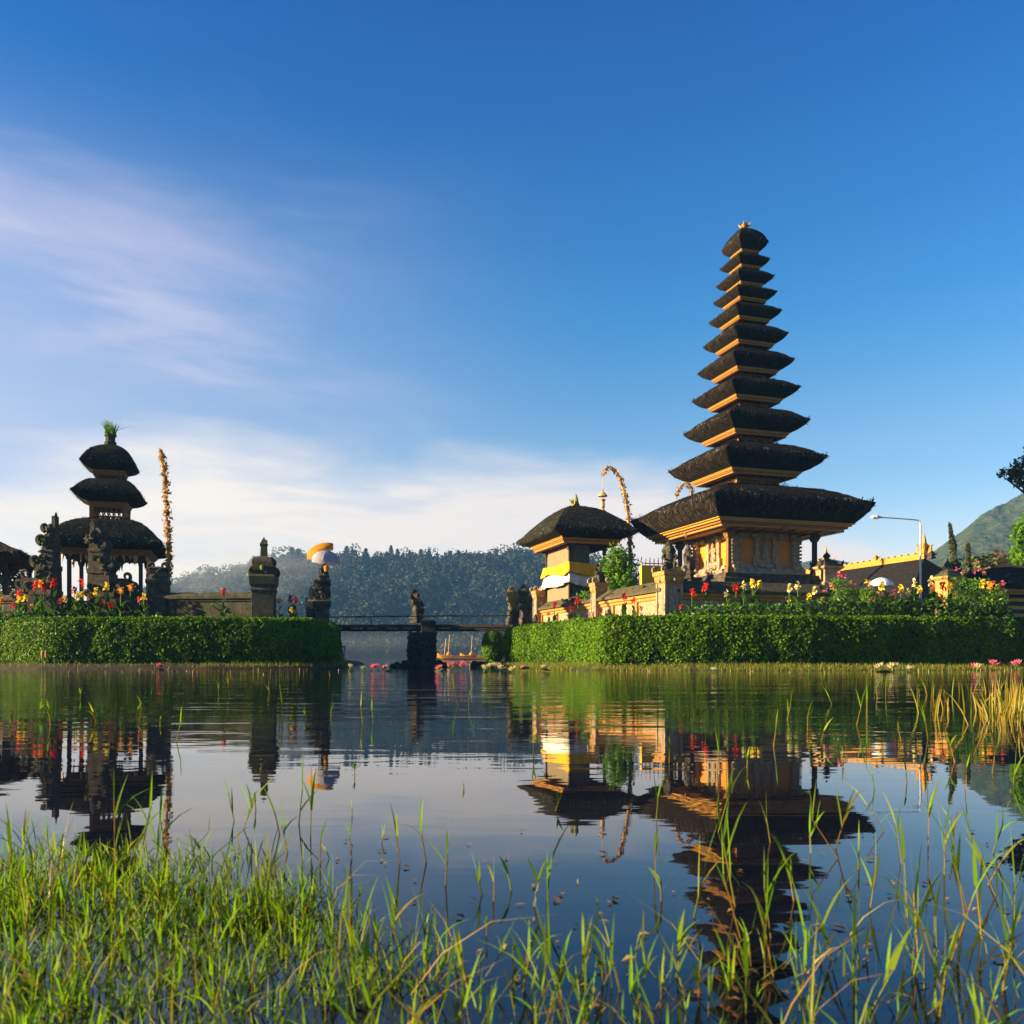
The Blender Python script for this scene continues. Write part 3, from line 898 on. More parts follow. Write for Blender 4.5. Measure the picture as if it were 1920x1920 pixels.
def gold_crown(mb, x, y, z, s):
    mb.stack([(s * .5, s * .5, z), (s * .5, s * .5, z + s * .3), (s * .36, s * .36, z + s * .36), (s * .36, s * .36, z + s * .6), (s * .55, s * .55, z + s * .7), (s * .5, s * .5, z + s * .85), (s * .1, s * .1, z + s * 1.4)], x, y)
    for a, b in ((-1, -1), (1, -1), (1, 1), (-1, 1)):
        mb.spike((x + a * s * .4, y + b * s * .4, z + s * .6), (x + a * s * .75, y + b * s * .75, z + s * 1.25), s * .18)

# ------------------------------------------------------------------ eleven-tier tower
U = 0.02
MC = Vector((484.5 * U, 1.11 * 1600 * U, 0))
TI = [(1439.4, 453, 1351.4, 472.3), (1441.5, 485.4, 1346.7, 505), (1449, 516.6, 1339, 538.5), (1455.5, 544.9, 1334.5, 569.7), (1466.8, 581.3, 1327.8, 605.5),
      (1477.6, 624.5, 1316.4, 651.3), (1490, 672.9, 1307, 701.7), (1503.3, 723.6, 1298, 754.2), (1521.6, 786.3, 1282.6, 815.5), (1556.6, 852.8, 1255.5, 888.3), (1648, 945, 1187, 978)]
S_, ZC = [], []
for xr, yr, xl, yl in TI:
    kr = ((xr - 960) * 1.11 - 484.5) / (182.5 + .0638 * (xr - 960))
    kl = (484.5 - (xl - 960) * 1.11) / (182.5 + .0638 * (xl - 960))
    k = (kr + kl) / 2
    hh = ((HOR - yr) * (1.11 - .0638 * k) + (HOR - yl) * (1.11 + .0638 * k)) / 2
    S_.append(k * 148 * U); ZC.append(CAMZ + hh * U)
tower = thing('meru_tower', 'tall temple tower of eleven stacked black thatched roofs on an orange shrine', 'temple tower', MC.to_tuple(), YAW)
DR = [0.40] + [0.22 * s + 0.16 for s in S_[1:]]
roofs = []
for i in range(11):
    s, z, D = S_[i], ZC[i], DR[i]
    if i == 0:
        C, neck, b, dome = 0.74, 0, 0, True
    else:
        av = (ZC[i - 1] - DR[i - 1]) - z
        C = av * (0.84 if i < 4 else 0.78 if i < 7 else 0.70); b = 0.45 * S_[i - 1]; neck = C - 0.15 * s; dome = False
    t_ = 0.826 * s if i == 10 else (0.62 if i < 3 else 0.68) * s
    th = 0.28 if i == 10 else min(0.06 + 0.055 * s, D * 0.5)
    ro = thatch_roof('roof', tower, s / 1.03, s / 1.03, z - 0.02 * s, t_, t_, D, C, b, b, neck, th, M['thatch'], dome, dent=(44 if i == 10 else 26 if i >= 7 else 18))
    roofs.append(ro)
    if i > 0:
        mb = MB()
        z0 = z + neck - 0.15; z1 = ZC[i - 1] - DR[i - 1] + 0.10
        h_ = z1 - z0
        mb.stack([(b * 0.92, b * 0.92, z0), (b * 0.92, b * 0.92, z0 + h_ * .25), (b * 0.86, b * 0.86, z0 + h_ * .28), (b * 0.86, b * 0.86, z0 + h_ * .72), (b * 0.96, b * 0.96, z0 + h_ * .78), (b, b, z1)])
        for sx in (-1, 1):
            for sy in (-1, 1):
                mb.box(sx * b * .87, sy * b * .87, z0, b * .14, b * .14, h_)
        mb.build('tier_body', M['gold_carved'], tower)
mb = MB(); gold_crown(mb, 0, 0, ZC[0] + 0.66, 0.26)
mb.build('finial', M['gold'], tower)

ZP = CAMZ + 160 * U          # platform
ZT = ZC[10] - DR[10]         # eave trim foot
mb = MB()
mb.stack([(2.55, 2.55, 0.9), (2.55, 2.55, 1.5), (2.42, 2.42, 1.6), (2.42, 2.42, ZP - 0.75), (2.62, 2.62, ZP - 0.6), (2.62, 2.62, ZP - 0.45)])
mb.stack([(2.40, 2.40, ZP - 0.447), (2.40, 2.40, ZP - 0.2), (2.30, 2.30, ZP - 0.15), (2.30, 2.30, ZP - 0.003)])
mb.build('plinth', M['lava'], tower)
hc = 1.42
mb = MB(); mb.box(0, 0, ZP + 0.30, 2 * hc, 2 * hc, ZT - ZP - 0.2)
mb.build('cella_wall', M['brick'], tower)
mb = MB()
mb.stack([(hc + .42, hc + .42, ZP), (hc + .42, hc + .42, ZP + .10), (hc + .30, hc + .30, ZP + .12), (hc + .30, hc + .30, ZP + .26), (hc + .10, hc + .10, ZP + .30), (hc + .06, hc + .06, ZP + .44)])
for side in range(4):
    for u in (-1.35, -1.05, 1.05, 1.35):     # stepped corner wings
        pass
mb.build('cella_base', M['carved'], tower)
for sx in (-1, 1):
    for sy in (-1, 1):
        mb = MB()
        x, y = sx * (hc - .05), sy * (hc - .05)
        mb.box(x, y, ZP + .25, .36, .36, ZT - ZP - .2)
        for k in range(9):
            zz = ZP + .42 + k * 0.145
            mb.box(x + sx * .03, y + sy * .03, zz, .42 + .02 * (k % 2), .42 + .02 * (k % 2), .075)
        for q_ in range(3):                       # stepped wing at the foot
            mb.box(x + sx * (.10 + .07 * (2 - q_)), y + sy * .02, ZP + .10 + q_ * .14, .30, .34, .15)
            mb.box(x + sx * .02, y + sy * (.10 + .07 * (2 - q_)), ZP + .10 + q_ * .143, .34, .30, .15)
        mb.build('corner_pilaster', M['carved'], tower)
def carved_panel(rot):
    """niche with a standing relief figure and scroll foot, on the wall that faces -y before rotation"""
    mb = MB()
    y = -hc - 0.03
    mb.box(0, y, ZP + .32, .98, .12, .34)                      # foot
    for sx in (-1, 1):
        mb.box(sx * .40, y + .003, ZP + .55, .18, .16, 1.12)     # side posts
        mb.box(sx * .44, y - .02, ZP + 1.42, .30, .20, .20)
        mb.box(sx * .52, y - .02, ZP + .34, .16, .18, .42)
        mb.curl(sx * .42, y - .08, ZP + .30, .30, sx)
        mb.curl(sx * .50, y - .08, ZP + 1.48, .24, -sx)
        mb.ball((sx * .20, y - .10, ZP + .42), (.13, .07, .10), 8, 5, .15)
    mb.box(0, y - .006, ZP + 1.50, .78, .20, .16)
    mb.ball((0, y - .10, ZP + .40), (.16, .08, .15), 8, 5, .15)
    mb.ball((0, y - .09, ZP + 1.64), (.26, .06, .12), 8, 5, .15)
    # figure
    mb.ball((0, y - .05, ZP + 1.32), (.085, .06, .10), 8, 6)
    mb.spike((0, y - .05, ZP + 1.38), (0, y - .05, ZP + 1.52), .07)
    mb.ball((0, y - .04, ZP + 1.08), (.15, .07, .18), 8, 6, .08)
    mb.ball((0, y - .04, ZP + .84), (.17, .06, .20), 8, 6, .08)
    for sx in (-1, 1):
        mb.tube([(sx * .13, y - .05, ZP + 1.20), (sx * .24, y - .06, ZP + 1.06), (sx * .12, y - .09, ZP + 1.0)], [.045, .04, .03])
        mb.tube([(sx * .07, y - .04, ZP + .85), (sx * .09, y - .05, ZP + .62)], [.07, .045])
    o = mb.build('carved_panel', M['carved'], tower)
    o.rotation_euler = (0, 0, rot)
carved_panel(0); carved_panel(-math.pi / 2)
mb = MB()     # frieze under the eaves: a flaring carved band
mb.stack([(hc + .04, hc + .04, ZT - .32), (hc + .14, hc + .14, ZT - .22), (hc + .14, hc + .14, ZT - .10), (hc + .30, hc + .30, ZT + .02), (hc + .30, hc + .30, ZT + .10)])
for side in range(4):
    for u in (-1.2, -.6, .6, 1.2):
        c, s_ = [(1, 0), (0, 1), (-1, 0), (0, -1)][side]
        v = -hc - .2
        mb.ball((u * c - v * s_, u * s_ + v * c, ZT - .22), (.16, .16, .14), 7, 5, .2)
mb.build('frieze', M['carved'], tower)
hp = 0.66 * 2.96
for sx in (-1, 1):
    for sy in (-1, 1):
        mb = MB()
        x, y = sx * hp, sy * hp
        mb.box(x, y, ZP - .01, .30, .30, .26, .75)
        mb.box(x, y, ZP + .24, .15, .15, ZT - ZP - .24)
        mb.box(x, y, ZT - .42, .20, .20, .20, 1.8)
        for a in range(4):
            dx, dy = [(1, 0), (0, 1), (-1, 0), (0, -1)][a]
            mb.spike((x + dx * .06, y + dy * .06, ZT - .40), (x + dx * .26, y + dy * .26, ZT - .08), .06)
        mb.build('post', M['gold_carved'] if (sx, sy) == (-1, -1) else M['darkwood'], tower)
for u in (-0.0,):
    mb = MB()
    for a in range(4):
        c, s_ = [(1, 0), (0, 1), (-1, 0), (0, -1)][a]
        v = -2.96 * .92
        pb = MB(); pb.spike((-v * s_, v * c, ZT + .05), (-v * s_, v * c, ZT - .22), .13, 6); pb.build('eave_pendant', M['gold_carved'], tower)
    pass

# ------------------------------------------------------------------ thatched pavilion wrapped in cloth
PC = Vector((2.79, 37.86, 0))
pav = thing('thatched_pavilion', 'small boarded pavilion with mossy thatched roof and yellow and white cloth wrap', 'pavilion', PC.to_tuple(), YAW)
thatch_roof('roof', pav, 1.86, 2.56, 5.60, 1.35, 2.05, 0.45, 1.40, 0.1, 0.5, 1.0, 0.26, M['thatch_mossy'], 2, dent=24)
mb = MB()
mb.box(-.1, -.2, 6.88, .34, .62, .18, .8); mb.box(-.1, -.42, 7.04, .22, .2, .22, .5); mb.box(-.1, -.1, 7.04, .24, .2, .16, .6)
mb.spike((-.1, -.44, 7.2), (-.16, -.52, 7.5), .09); mb.spike((-.1, .05, 7.04), (-.06, .12, 7.42), .10); mb.spike((-.16, -.2, 7.1), (-.34, -.2, 7.3), .07)
mb.build('roof_ornament', solid('lichen_yellow_stone', [(0.3, (0.12, 0.13, 0.02)), (0.7, (0.34, 0.32, 0.05))], 7, 0.9, 0.8, 26), pav)
mb = MB()
mb.box(-.35, 0, 2.3, .90, 2.9, 2.86)
mb.build('wall', M['plaster'], pav)
mb = MB(); mb.box(.104, -.1, 2.3, .008, 2.0, 2.84); mb.box(-.35, -1.454, 3.0, .86, .006, 2.1)  # thin dark sheets: shade of the unlit faces painted onto the wall
mb.build('painted_shade_wall', M['boards_dark'], pav)
for x, y in ((-.8, -1.45), (.8, -1.45), (.8, 1.45), (-.8, 1.45)):
    mb = MB(); mb.box(x, y, 2.3, .11, .11, 2.86); mb.box(x, y, 4.9, .16, .16, .14, 1.6)
    mb.build('post', M['darkwood'], pav)
mb = MB()
mb.stack([(.98, 1.70, 1.0), (.98, 1.70, 1.8), (.90, 1.6, 1.86), (.90, 1.6, 2.3), (1.0, 1.70, 2.36), (1.0, 1.70, 2.5)])
mb.build('base', M['sand'], pav)
mb = MB(); mb.box(.35, -1.50, 2.55, .42, .06, .75)
mb.build('doorway', M['iron'], pav)
# cloth wrapped round it: two bands, swagged
def cloth_band(name, mat, label, top, bot, off, seg=64, parent=None):
    mb = MB()
    hx, hy = .86 + off, 1.52 + off
    per = [(-hx, hy), (-hx, -hy), (hx, -hy)]
    pts = []
    for (ax, ay), (bx, by) in zip(per, per[1:]):
        for k in range(seg // 2): pts.append((ax + (bx - ax) * k / (seg // 2), ay + (by - ay) * k / (seg // 2), k / (seg // 2), (ax == bx)))
    pts.append((hx, -hy, 1, False))
    rings = []
    for lev in range(7):
        f = lev / 6
        row = []
        for i, (x, y, u, left) in enumerate(pts):
            w_ = 0.05 * math.sin(i * .8 + lev * .3) * f + 0.03 * noise.noise(Vector((x * 3, y * 3, lev)))
            zt_ = top(u, left); zb_ = bot(u, left)
            nx, ny = (-1, 0) if left else (0, -1)
            row.append((x + nx * (w_ + .10 * f), y + ny * (w_ + .10 * f), zt_ + (zb_ - zt_) * f))
        rings.append(row)
    mb.loft(rings, False, False, closed=False)
    o = mb.build(name, mat, parent, smooth=True)
    sm = o.modifiers.new('thick', 'SOLIDIFY'); sm.thickness = 0.012
    if parent is None:
        o.location = PC; o.rotation_euler = (0, 0, YAW)
        tag(o, label, 'cloth')
    return o
top = lambda u, l: 4.42 + (0.0 if l else -0.02) - .06 * math.sin(math.pi * u)
mid = lambda u, l: (3.92 + .10 * math.sin(u * 5)) if l else (3.98 - .18 * math.sin(u * math.pi))
bot = lambda u, l: (3.36 + .07 * math.sin(u * 6.0 + .4) + .16 * u) if l else (3.52 - .16 * math.sin(u * math.pi) - .06 * u)
wrap = cloth_band('temple_cloth', M['yellow_cloth'], 'yellow over white cloth wrapped round the boarded pavilion', top, mid, 0.06)
wb = cloth_band('white_band', M['white_cloth'], None, mid, bot, 0.05, parent=wrap)

# ------------------------------------------------------------------ three-roofed shrine on the left island
SCN = Vector((-15.06, 32, 0))
shr = thing('three_roofed_shrine', 'open shrine with three stacked dark thatched roofs and a plant growing on top', 'shrine', SCN.to_tuple(), YAW)
spec_ = [(0.916, 7.52, 0.54, 0.40, 0.80, 0, True, 0), (1.178, 6.36, 0.66, 0.46, 0.60, 0.42, False, .44), (2.0, 4.43, 1.50, 0.36, 1.02, 0.56, False, .92)]
for s, z, t_, D, C, b, dome, neck in spec_:
    thatch_roof('roof', shr, s / 1.03, s / 1.03, z - .02, t_, t_, D, C, b, b, neck, D * .42 if s < 1.9 else .2, M['thatch_mossy'], dome, gold='gold_carved', dent=14)
M['lattice'] = M['gold_carved']
for z0, z1, b in ((6.70, 7.16, .40), (5.25, 5.94, .55)):
    # openwork lattice storey: corner posts, rails and scroll bars with daylight between
    mb = MB()
    for sx in (-1, 1):
        for sy in (-1, 1): mb.box(sx * b, sy * b, z0, b * .26, b * .26, z1 - z0)
    for side in range(4):
        c, s_ = [(1, 0), (0, 1), (-1, 0), (0, -1)][side]
        def pt(u, z): return (u * c + b * s_, u * s_ - b * c, z)
        for z_ in (z0 + .04, z0 + (z1 - z0) * .42, z1 - .06):
            mb.tube([pt(-b, z_), pt(b, z_)], .035, 4)
        for k in range(6):
            u = -b * .8 + 1.6 * b * k / 5
            mb.tube([pt(u, z0), pt(u + b * .16, (z0 + z1) / 2), pt(u, z1)], .022, 4)
            mb.tube([pt(u + b * .12, z0), pt(u - b * .14, (z0 + z1) / 2), pt(u + b * .1, z1)], .018, 4)
    mb.build('lattice_storey', M['lattice'], shr)
for sx in (-1, 1):
    for sy in (-1, 1):
        mb = MB(); x, y = sx * 1.18, sy * 1.18
        mb.box(x, y, 2.3, .13, .13, 1.84); mb.box(x, y, 2.3, .24, .24, .25, .7); mb.box(x, y, 3.85, .17, .17, .26, 1.7)
        mb.build('post', M['darkwood'], shr)
mb = MB(); mb.stack([(1.75, 1.75, 0.9), (1.75, 1.75, 1.9), (1.6, 1.6, 2.0), (1.6, 1.6, 2.2), (1.7, 1.7, 2.25), (1.7, 1.7, 2.36)])
mb.build('base', M['lava'], shr)
mb = MB(); mb.stack([(.45, .45, 2.3), (.45, .45, 3.1), (.60, .60, 3.2), (.60, .60, 3.3)], .1, .3); mb.build('offering_altar', M['redwood'], shr)
mb = MB(); mb.lathe([(.20, 8.22), (.22, 8.40), (.17, 8.45), (.17, 8.60), (.22, 8.64), (.19, 8.70)], n=10)
mb.build('roof_pot', M['lava_mossy'], shr)
hang = MB()
hang.loft([rect_ring(1.36, 1.36, 4.07, 2), rect_ring(1.36, 1.36, 4.13, 2), rect_ring(1.30, 1.30, 4.13, 2), rect_ring(1.30, 1.30, 4.07, 2)], False, False)
for k in range(60):
    a = random.random() * 4; side = int(a); u = (a - side) * 2 - 1
    c, s_ = [(1, 0), (0, 1), (-1, 0), (0, -1)][side]
    x, y = u * 1.35 * c + 1.35 * s_, u * 1.35 * s_ - 1.35 * c
    hang.spike((x, y, 4.10), (x + random.uniform(-.05, .05), y, 4.10 - random.uniform(.1, .42)), .05, 4)
hang.build('hanging_fringe', M['bamboo'], shr)
pl = thing('fern_tuft', 'spiky green fern tuft growing in the pot on the three-roofed shrine', 'plant', (SCN.x, SCN.y, 8.68))
n = 110
blades('fronds', np.stack([rng.normal(0, .09, n), rng.normal(0, .09, n), np.zeros(n)], 1), rng.uniform(.25, .62, n), np.full(n, .035), 0.45, M['shrub_leaf'], 3, pl)

# ------------------------------------------------------------------ carved split gate
def gate_half(label, px_flat, px_out, side, ytop, d):
    """one half of a split gate: sheer inner face, stepped and scrolled outer edge. side = direction of the stepped edge"""
    xf = gx(px_flat, d); zt = gz(ytop, d); w_ = abs(gx(px_out, d) - xf)
    root = thing('split_gate_half', label, 'gate', (xf, d, 0), 0, 'halves of the split gate')
    mb = MB()
    z0 = 0.9; H_ = zt - z0
    steps = [(1.0, 0.0, .36, .75), (.92, .36, .40, .80), (.74, .40, .56, .66), (.66, .56, .60, .72), (.50, .60, .74, .52), (.44, .74, .77, .56), (.30, .77, .87, .40), (.15, .87, .99, .26)]
    for fw, a, b, dep in steps:
        mb.box(side * w_ * fw / 2, 0, z0 + H_ * a, w_ * fw, dep, H_ * (b - a) + .002, 1.0 if b - a < .06 else .97)
    mb.spike((side * w_ * .06, 0, z0 + H_ * .97), (side * w_ * .04, 0, z0 + H_ * 1.03), .07)
    body = mb.build('gate_tower', M['lava'], root, bevel=.015)
    cm = MB()
    for fw, a, sz in ((.96, .40, .34), (.80, .40, .22), (.68, .60, .36), (.50, .60, .2), (.46, .77, .34), (.30, .87, .30), (.86, .20, .28)):
        for yy in (-.25, 0.05):
            cm.curl(side * w_ * fw, yy, z0 + H_ * a, sz * random.uniform(.8, 1.0), side, sz * .34, .8)
    for k in range(46):
        fz = random.random() ** 1.3 * .9
        fw = interp([(0, 1.0), (.38, .92), (.42, .74), (.58, .66), (.62, .5), (.76, .42), (.8, .28), (1, .12)], fz)
        u = random.random() * fw
        cm.ball((side * w_ * u, -.30 - .08 * (1 - fz) + random.uniform(-.02, .04), z0 + H_ * fz), (random.uniform(.05, .13), .08, random.uniform(.05, .12)), 7, 5, .25)
    for k in range(14):
        fz = .08 + .06 * k
        fw = interp([(0, 1.0), (.38, .92), (.42, .74), (.58, .66), (.62, .5), (.76, .42), (.8, .28), (1, .12)], fz)
        cm.ball((side * w_ * fw, random.uniform(-.2, .2), z0 + H_ * fz), (random.uniform(.07, .15), .12, random.uniform(.06, .14)), 7, 5, .3)
    cm.build('carving', M['lava_mossy'], root)
    # low wing beside the tower
    wm = MB()
    for k, (fx, hh, ww) in enumerate(((1.10, .50, .5), (1.32, .42, .45), (1.5, .33, .4))):
        wm.box(side * w_ * fx, .05, z0, ww, .5, H_ * hh, .9)
        wm.curl(side * (w_ * fx + .1), -.1, z0 + H_ * hh, .30, side, .07)
        wm.ball((side * w_ * fx, -.22, z0 + H_ * hh * .8), (.16, .12, .14), 7, 5, .3)
    wm.build('wing', M['lava'], root)
    return root
gate_half('carved stone gate half with sheer right edge and scrolls climbing its left side', 107, 62, -1, 966, 28.6)
gate_half('mossy stone gate half with sheer left edge standing before the three-roofed shrine', 172, 228, 1, 978, 28.6)

# ------------------------------------------------------------------ left island wall, spired pillar, penjor post
def stone_wall(name, label, p0, p1, z0, z1, thick, mat, cop):
    p0, p1 = Vector(p0), Vector(p1)
    dv = p1 - p0; L_ = dv.length
    root = thing(name, label, 'wall', (p0.x, p0.y, 0), math.atan2(dv.y, dv.x))
    mb = MB()
    mb.stack([(L_ / 2, thick / 2 + .08, z0), (L_ / 2, thick / 2 + .08, z0 + .25), (L_ / 2, thick / 2, z0 + .3), (L_ / 2, thick / 2, z1 - .30), (L_ / 2, thick / 2 + .05, z1 - .28), (L_ / 2, thick / 2 + .05, z1 - .2)], L_ / 2, 0)
    mb.build('wall_face', mat, root)
    mb = MB(); mb.stack([(L_ / 2 + .03, thick / 2 + .12, z1 - .198), (L_ / 2 + .03, thick / 2 + .12, z1 - .1), (L_ / 2, thick / 2 - .05, z1)], L_ / 2, 0)
    n = int(L_ / .5)
    for k in range(n):
        mb.box(L_ * (k + .5) / n, random.uniform(-.03, .03), z1 - .05, L_ / n * .9, thick * .7, random.uniform(.05, .09))
    mb.build('coping', cop, root)
    return root
wl = stone_wall('stone_wall', 'low dark mossy stone wall behind the left flower bed', (gx(226, 28.9), 28.9, 0), (gx(480, 28.3), 28.3, 0), .9, gz(1113, 28.6), .45, M['lava_mossy'], M['lava_mossy'])
wl2 = stone_wall('stone_wall', 'short dark stone wall left of the split gate', (gx(-60, 29.5), 29.5, 0), (gx(40, 29.0), 29.0, 0), .9, gz(1116, 29), .45, M['lava'], M['lava_mossy'])

def spire_pillar():
    d = 28.3; x = gx(495, d)
    root = thing('stone_pillar', 'mossy stone pillar topped by a pointed spire at the wall end', 'pillar', (x, d, 0), R(8))
    w_ = .36
    mb = MB()
    mb.stack([(w_, w_, .9), (w_ * .98, w_ * .98, gz(1112, d)), (w_ * 1.1, w_ * 1.1, gz(1107, d)), (w_ * 1.0, w_ * 1.0, gz(1102, d)), (w_ * 1.15, w_ * 1.15, gz(1097, d)), (w_ * 1.2, w_ * 1.2, gz(1082, d)), (w_ * .9, w_ * .9, gz(1078, d))])
    mb.build('shaft', M['lava_mossy'], root, bevel=.01)
    mb = MB()
    mb.stack([(w_ * .80, w_ * .8, gz(1079, d)), (w_ * .92, w_ * .92, gz(1070, d)), (w_ * .86, w_ * .86, gz(1055, d)), (w_ * .7, w_ * .7, gz(1047, d)), (w_ * .30, w_ * .30, gz(1043, d)), (w_ * .26, w_ * .26, gz(1024, d)), (w_ * .34, w_ * .34, gz(1021, d)), (w_ * .02, w_ * .02, gz(1007, d))])
    for sx in (-1, 1):
        for sy in (-1, 1):
            mb.curl(sx * w_ * .7, sy * w_ * .7, gz(1082, d), .36, sx, .08)
            mb.curl(sx * w_ * .5, sy * w_ * .5, gz(1062, d), .30, sx, .07)
    for k in range(18):
        a = random.random() * 6.28
        mb.ball((w_ * .8 * math.cos(a), w_ * .8 * math.sin(a), gz(random.uniform(1050, 1095), d)), (.07, .07, .07), 6, 4, .3)
    for k in range(8):
        a = random.random() * 6.28
        mb.ball((w_ * .28 * math.cos(a), w_ * .28 * math.sin(a), gz(random.uniform(1015, 1045), d)), (.035, .035, .05), 6, 4, .3)
    mb.build('spire', M['lava_mossy'], root)
    mb = MB(); mb.ball((-.02, -w_ * .9, gz(1066, d)), (.065, .04, .10), 8, 6); mb.build('lichen_boss', M['olive_stone'], root)
M['olive_stone'] = solid('olive_lichen', [(0.3, (0.20, 0.20, 0.03)), (0.7, (0.30, 0.29, 0.06))], 7, 0.9)
spire_pillar()

def low_pillar(px, ytop, d, label, w_=.34):
    x = gx(px, d)
    root = thing('stone_pillar', label, 'pillar', (x, d, 0), R(10))
    mb = MB(); z = gz(ytop, d)
    mb.stack([(w_, w_, .9), (w_, w_, z - .62), (w_ * 1.15, w_ * 1.15, z - .56), (w_ * 1.15, w_ * 1.15, z - .44), (w_ * .85, w_ * .85, z - .38), (w_ * .8, w_ * .8, z - .1), (w_ * .95, w_ * .95, z - .06), (w_ * .6, w_ * .6, z)])
    mb.build('shaft', M['lava'], root, bevel=.01)
    mb = MB()
    for k in range(26):
        a = random.random() * 6.28
        mb.ball((w_ * .95 * math.cos(a), w_ * .95 * math.sin(a), z - random.uniform(0, .75)), (random.uniform(.05, .11),) * 3, 6, 4, .3)
    for sx in (-1, 1): mb.curl(sx * w_ * .6, -.05, z - .1, .26, sx, .06)
    mb.build('carving', M['lava_mossy'], root)
low_pillar(297, 1063, 28.6, 'squat carved stone pillar at the foot of the straight bamboo pole', .30)

def penjor(label, base, path, rad, hanging=None, dens=14, big=.16, lean=0):
    root = thing('bamboo_pole', label, 'ceremonial pole', base, 0, 'decorated bamboo poles')
    b = Vector(base)
    pts = [Vector(p) - b for p in path]
    # smooth the path
    q = [pts[0]]
    for a, c in zip(pts, pts[1:]):
        for k in range(1, 5): q.append(a.lerp(c, k / 4))
    for _ in range(4): q = [q[0]] + [(q[i - 1] + 2 * q[i] + q[i + 1]) / 4 for i in range(1, len(q) - 1)] + [q[-1]]
    mb = MB(); n = len(q)
    mb.tube(q, [rad * (1 - .75 * i / n) for i in range(n)], 6)
    mb.build('pole', M['bamboo'], root)
    P, N = [], []
    cum = [0]
    for i in range(1, n): cum.append(cum[-1] + (q[i] - q[i - 1]).length)
    m_ = int(cum[-1] * dens)
    for k in range(m_):
        s_ = cum[-1] * (0.12 + .88 * k / m_)
        i = max(j for j in range(n) if cum[j] <= s_); i = min(i, n - 2)
        p = q[i].lerp(q[i + 1], (s_ - cum[i]) / (cum[i + 1] - cum[i] + 1e-9))
        tuft = .5 + .5 * math.sin(k * 2 * math.pi / 6.0)
        for _ in range(6):
            dd = Vector((random.gauss(.5, 1), random.gauss(0, 1), random.gauss(-.6, .7))).normalized()
            P.append(p + dd * big * random.uniform(.15, .35 + .55 * tuft)); N.append((random.gauss(0, 1), random.gauss(0, 1), random.gauss(0, 1)))
    P = np.array([tuple(p) for p in P]); N = np.array(N); N /= np.linalg.norm(N, axis=1, keepdims=True)
    leaves('leaf_ornament', P, N, np.full(len(P), big * .95), np.full(len(P), big * .34), M['dryleaf'], root, spread=.3)
    if hanging:
        e = q[-1]
        mb = MB()
        L_, s = hanging
        mb.tube([e, e + Vector((0, 0, -L_ * .45))], .012, 4)
        zc = e.z - L_ * .40
        mb.lathe([(.01, zc), (.05 * s, zc - .05 * s), (.03 * s, zc - .12 * s), (.24 * s, zc - .34 * s), (.26 * s, zc - .40 * s), (.03 * s, zc - .42 * s), (.03 * s, zc - .52 * s), (.17 * s, zc - .56 * s), (.10 * s, zc - .66 * s), (.12 * s, zc - .95 * s), (.07 * s, zc - 1.02 * s), (.15 * s, zc - 1.14 * s), (.02 * s, zc - 1.18 * s)], e.x, e.y, 10)
        mb.build('hanging_ornament', M['bamboo'], root)
    return root
dl = 29.3
penjor('tall straight bamboo pole thick with dry leaf ornaments beside the three-roofed shrine', at(317, 1110, dl).to_tuple(),
       [at(317, 1110, dl), at(316, 1050, dl), at(312, 950, dl), at(307, 880, dl), at(304, 855, dl), at(300, 843, dl)], .06, None, 17, .22)
dm = 39.5
penjor('arched bamboo pole with hanging bell ornament between the pavilion and the tall tower', at(1182, 1120, dm).to_tuple(),
       [at(1182, 1120, dm), at(1181, 1000, dm), at(1176, 950, dm), at(1166, 905, dm), at(1156, 885, dm), at(1143, 873, dm), at(1132, 882, dm), at(1130, 892, dm)], .085, (1.5, .9), 11, .25)
db = 46
penjor('arched bamboo pole half hidden behind the lowest roof of the tall tower', at(1300, 1100, db).to_tuple(),
       [at(1300, 1100, db), at(1299, 930, db), at(1293, 908, db), at(1284, 904, db), at(1274, 912, db), at(1267, 932, db)], .09, None, 11, .25)

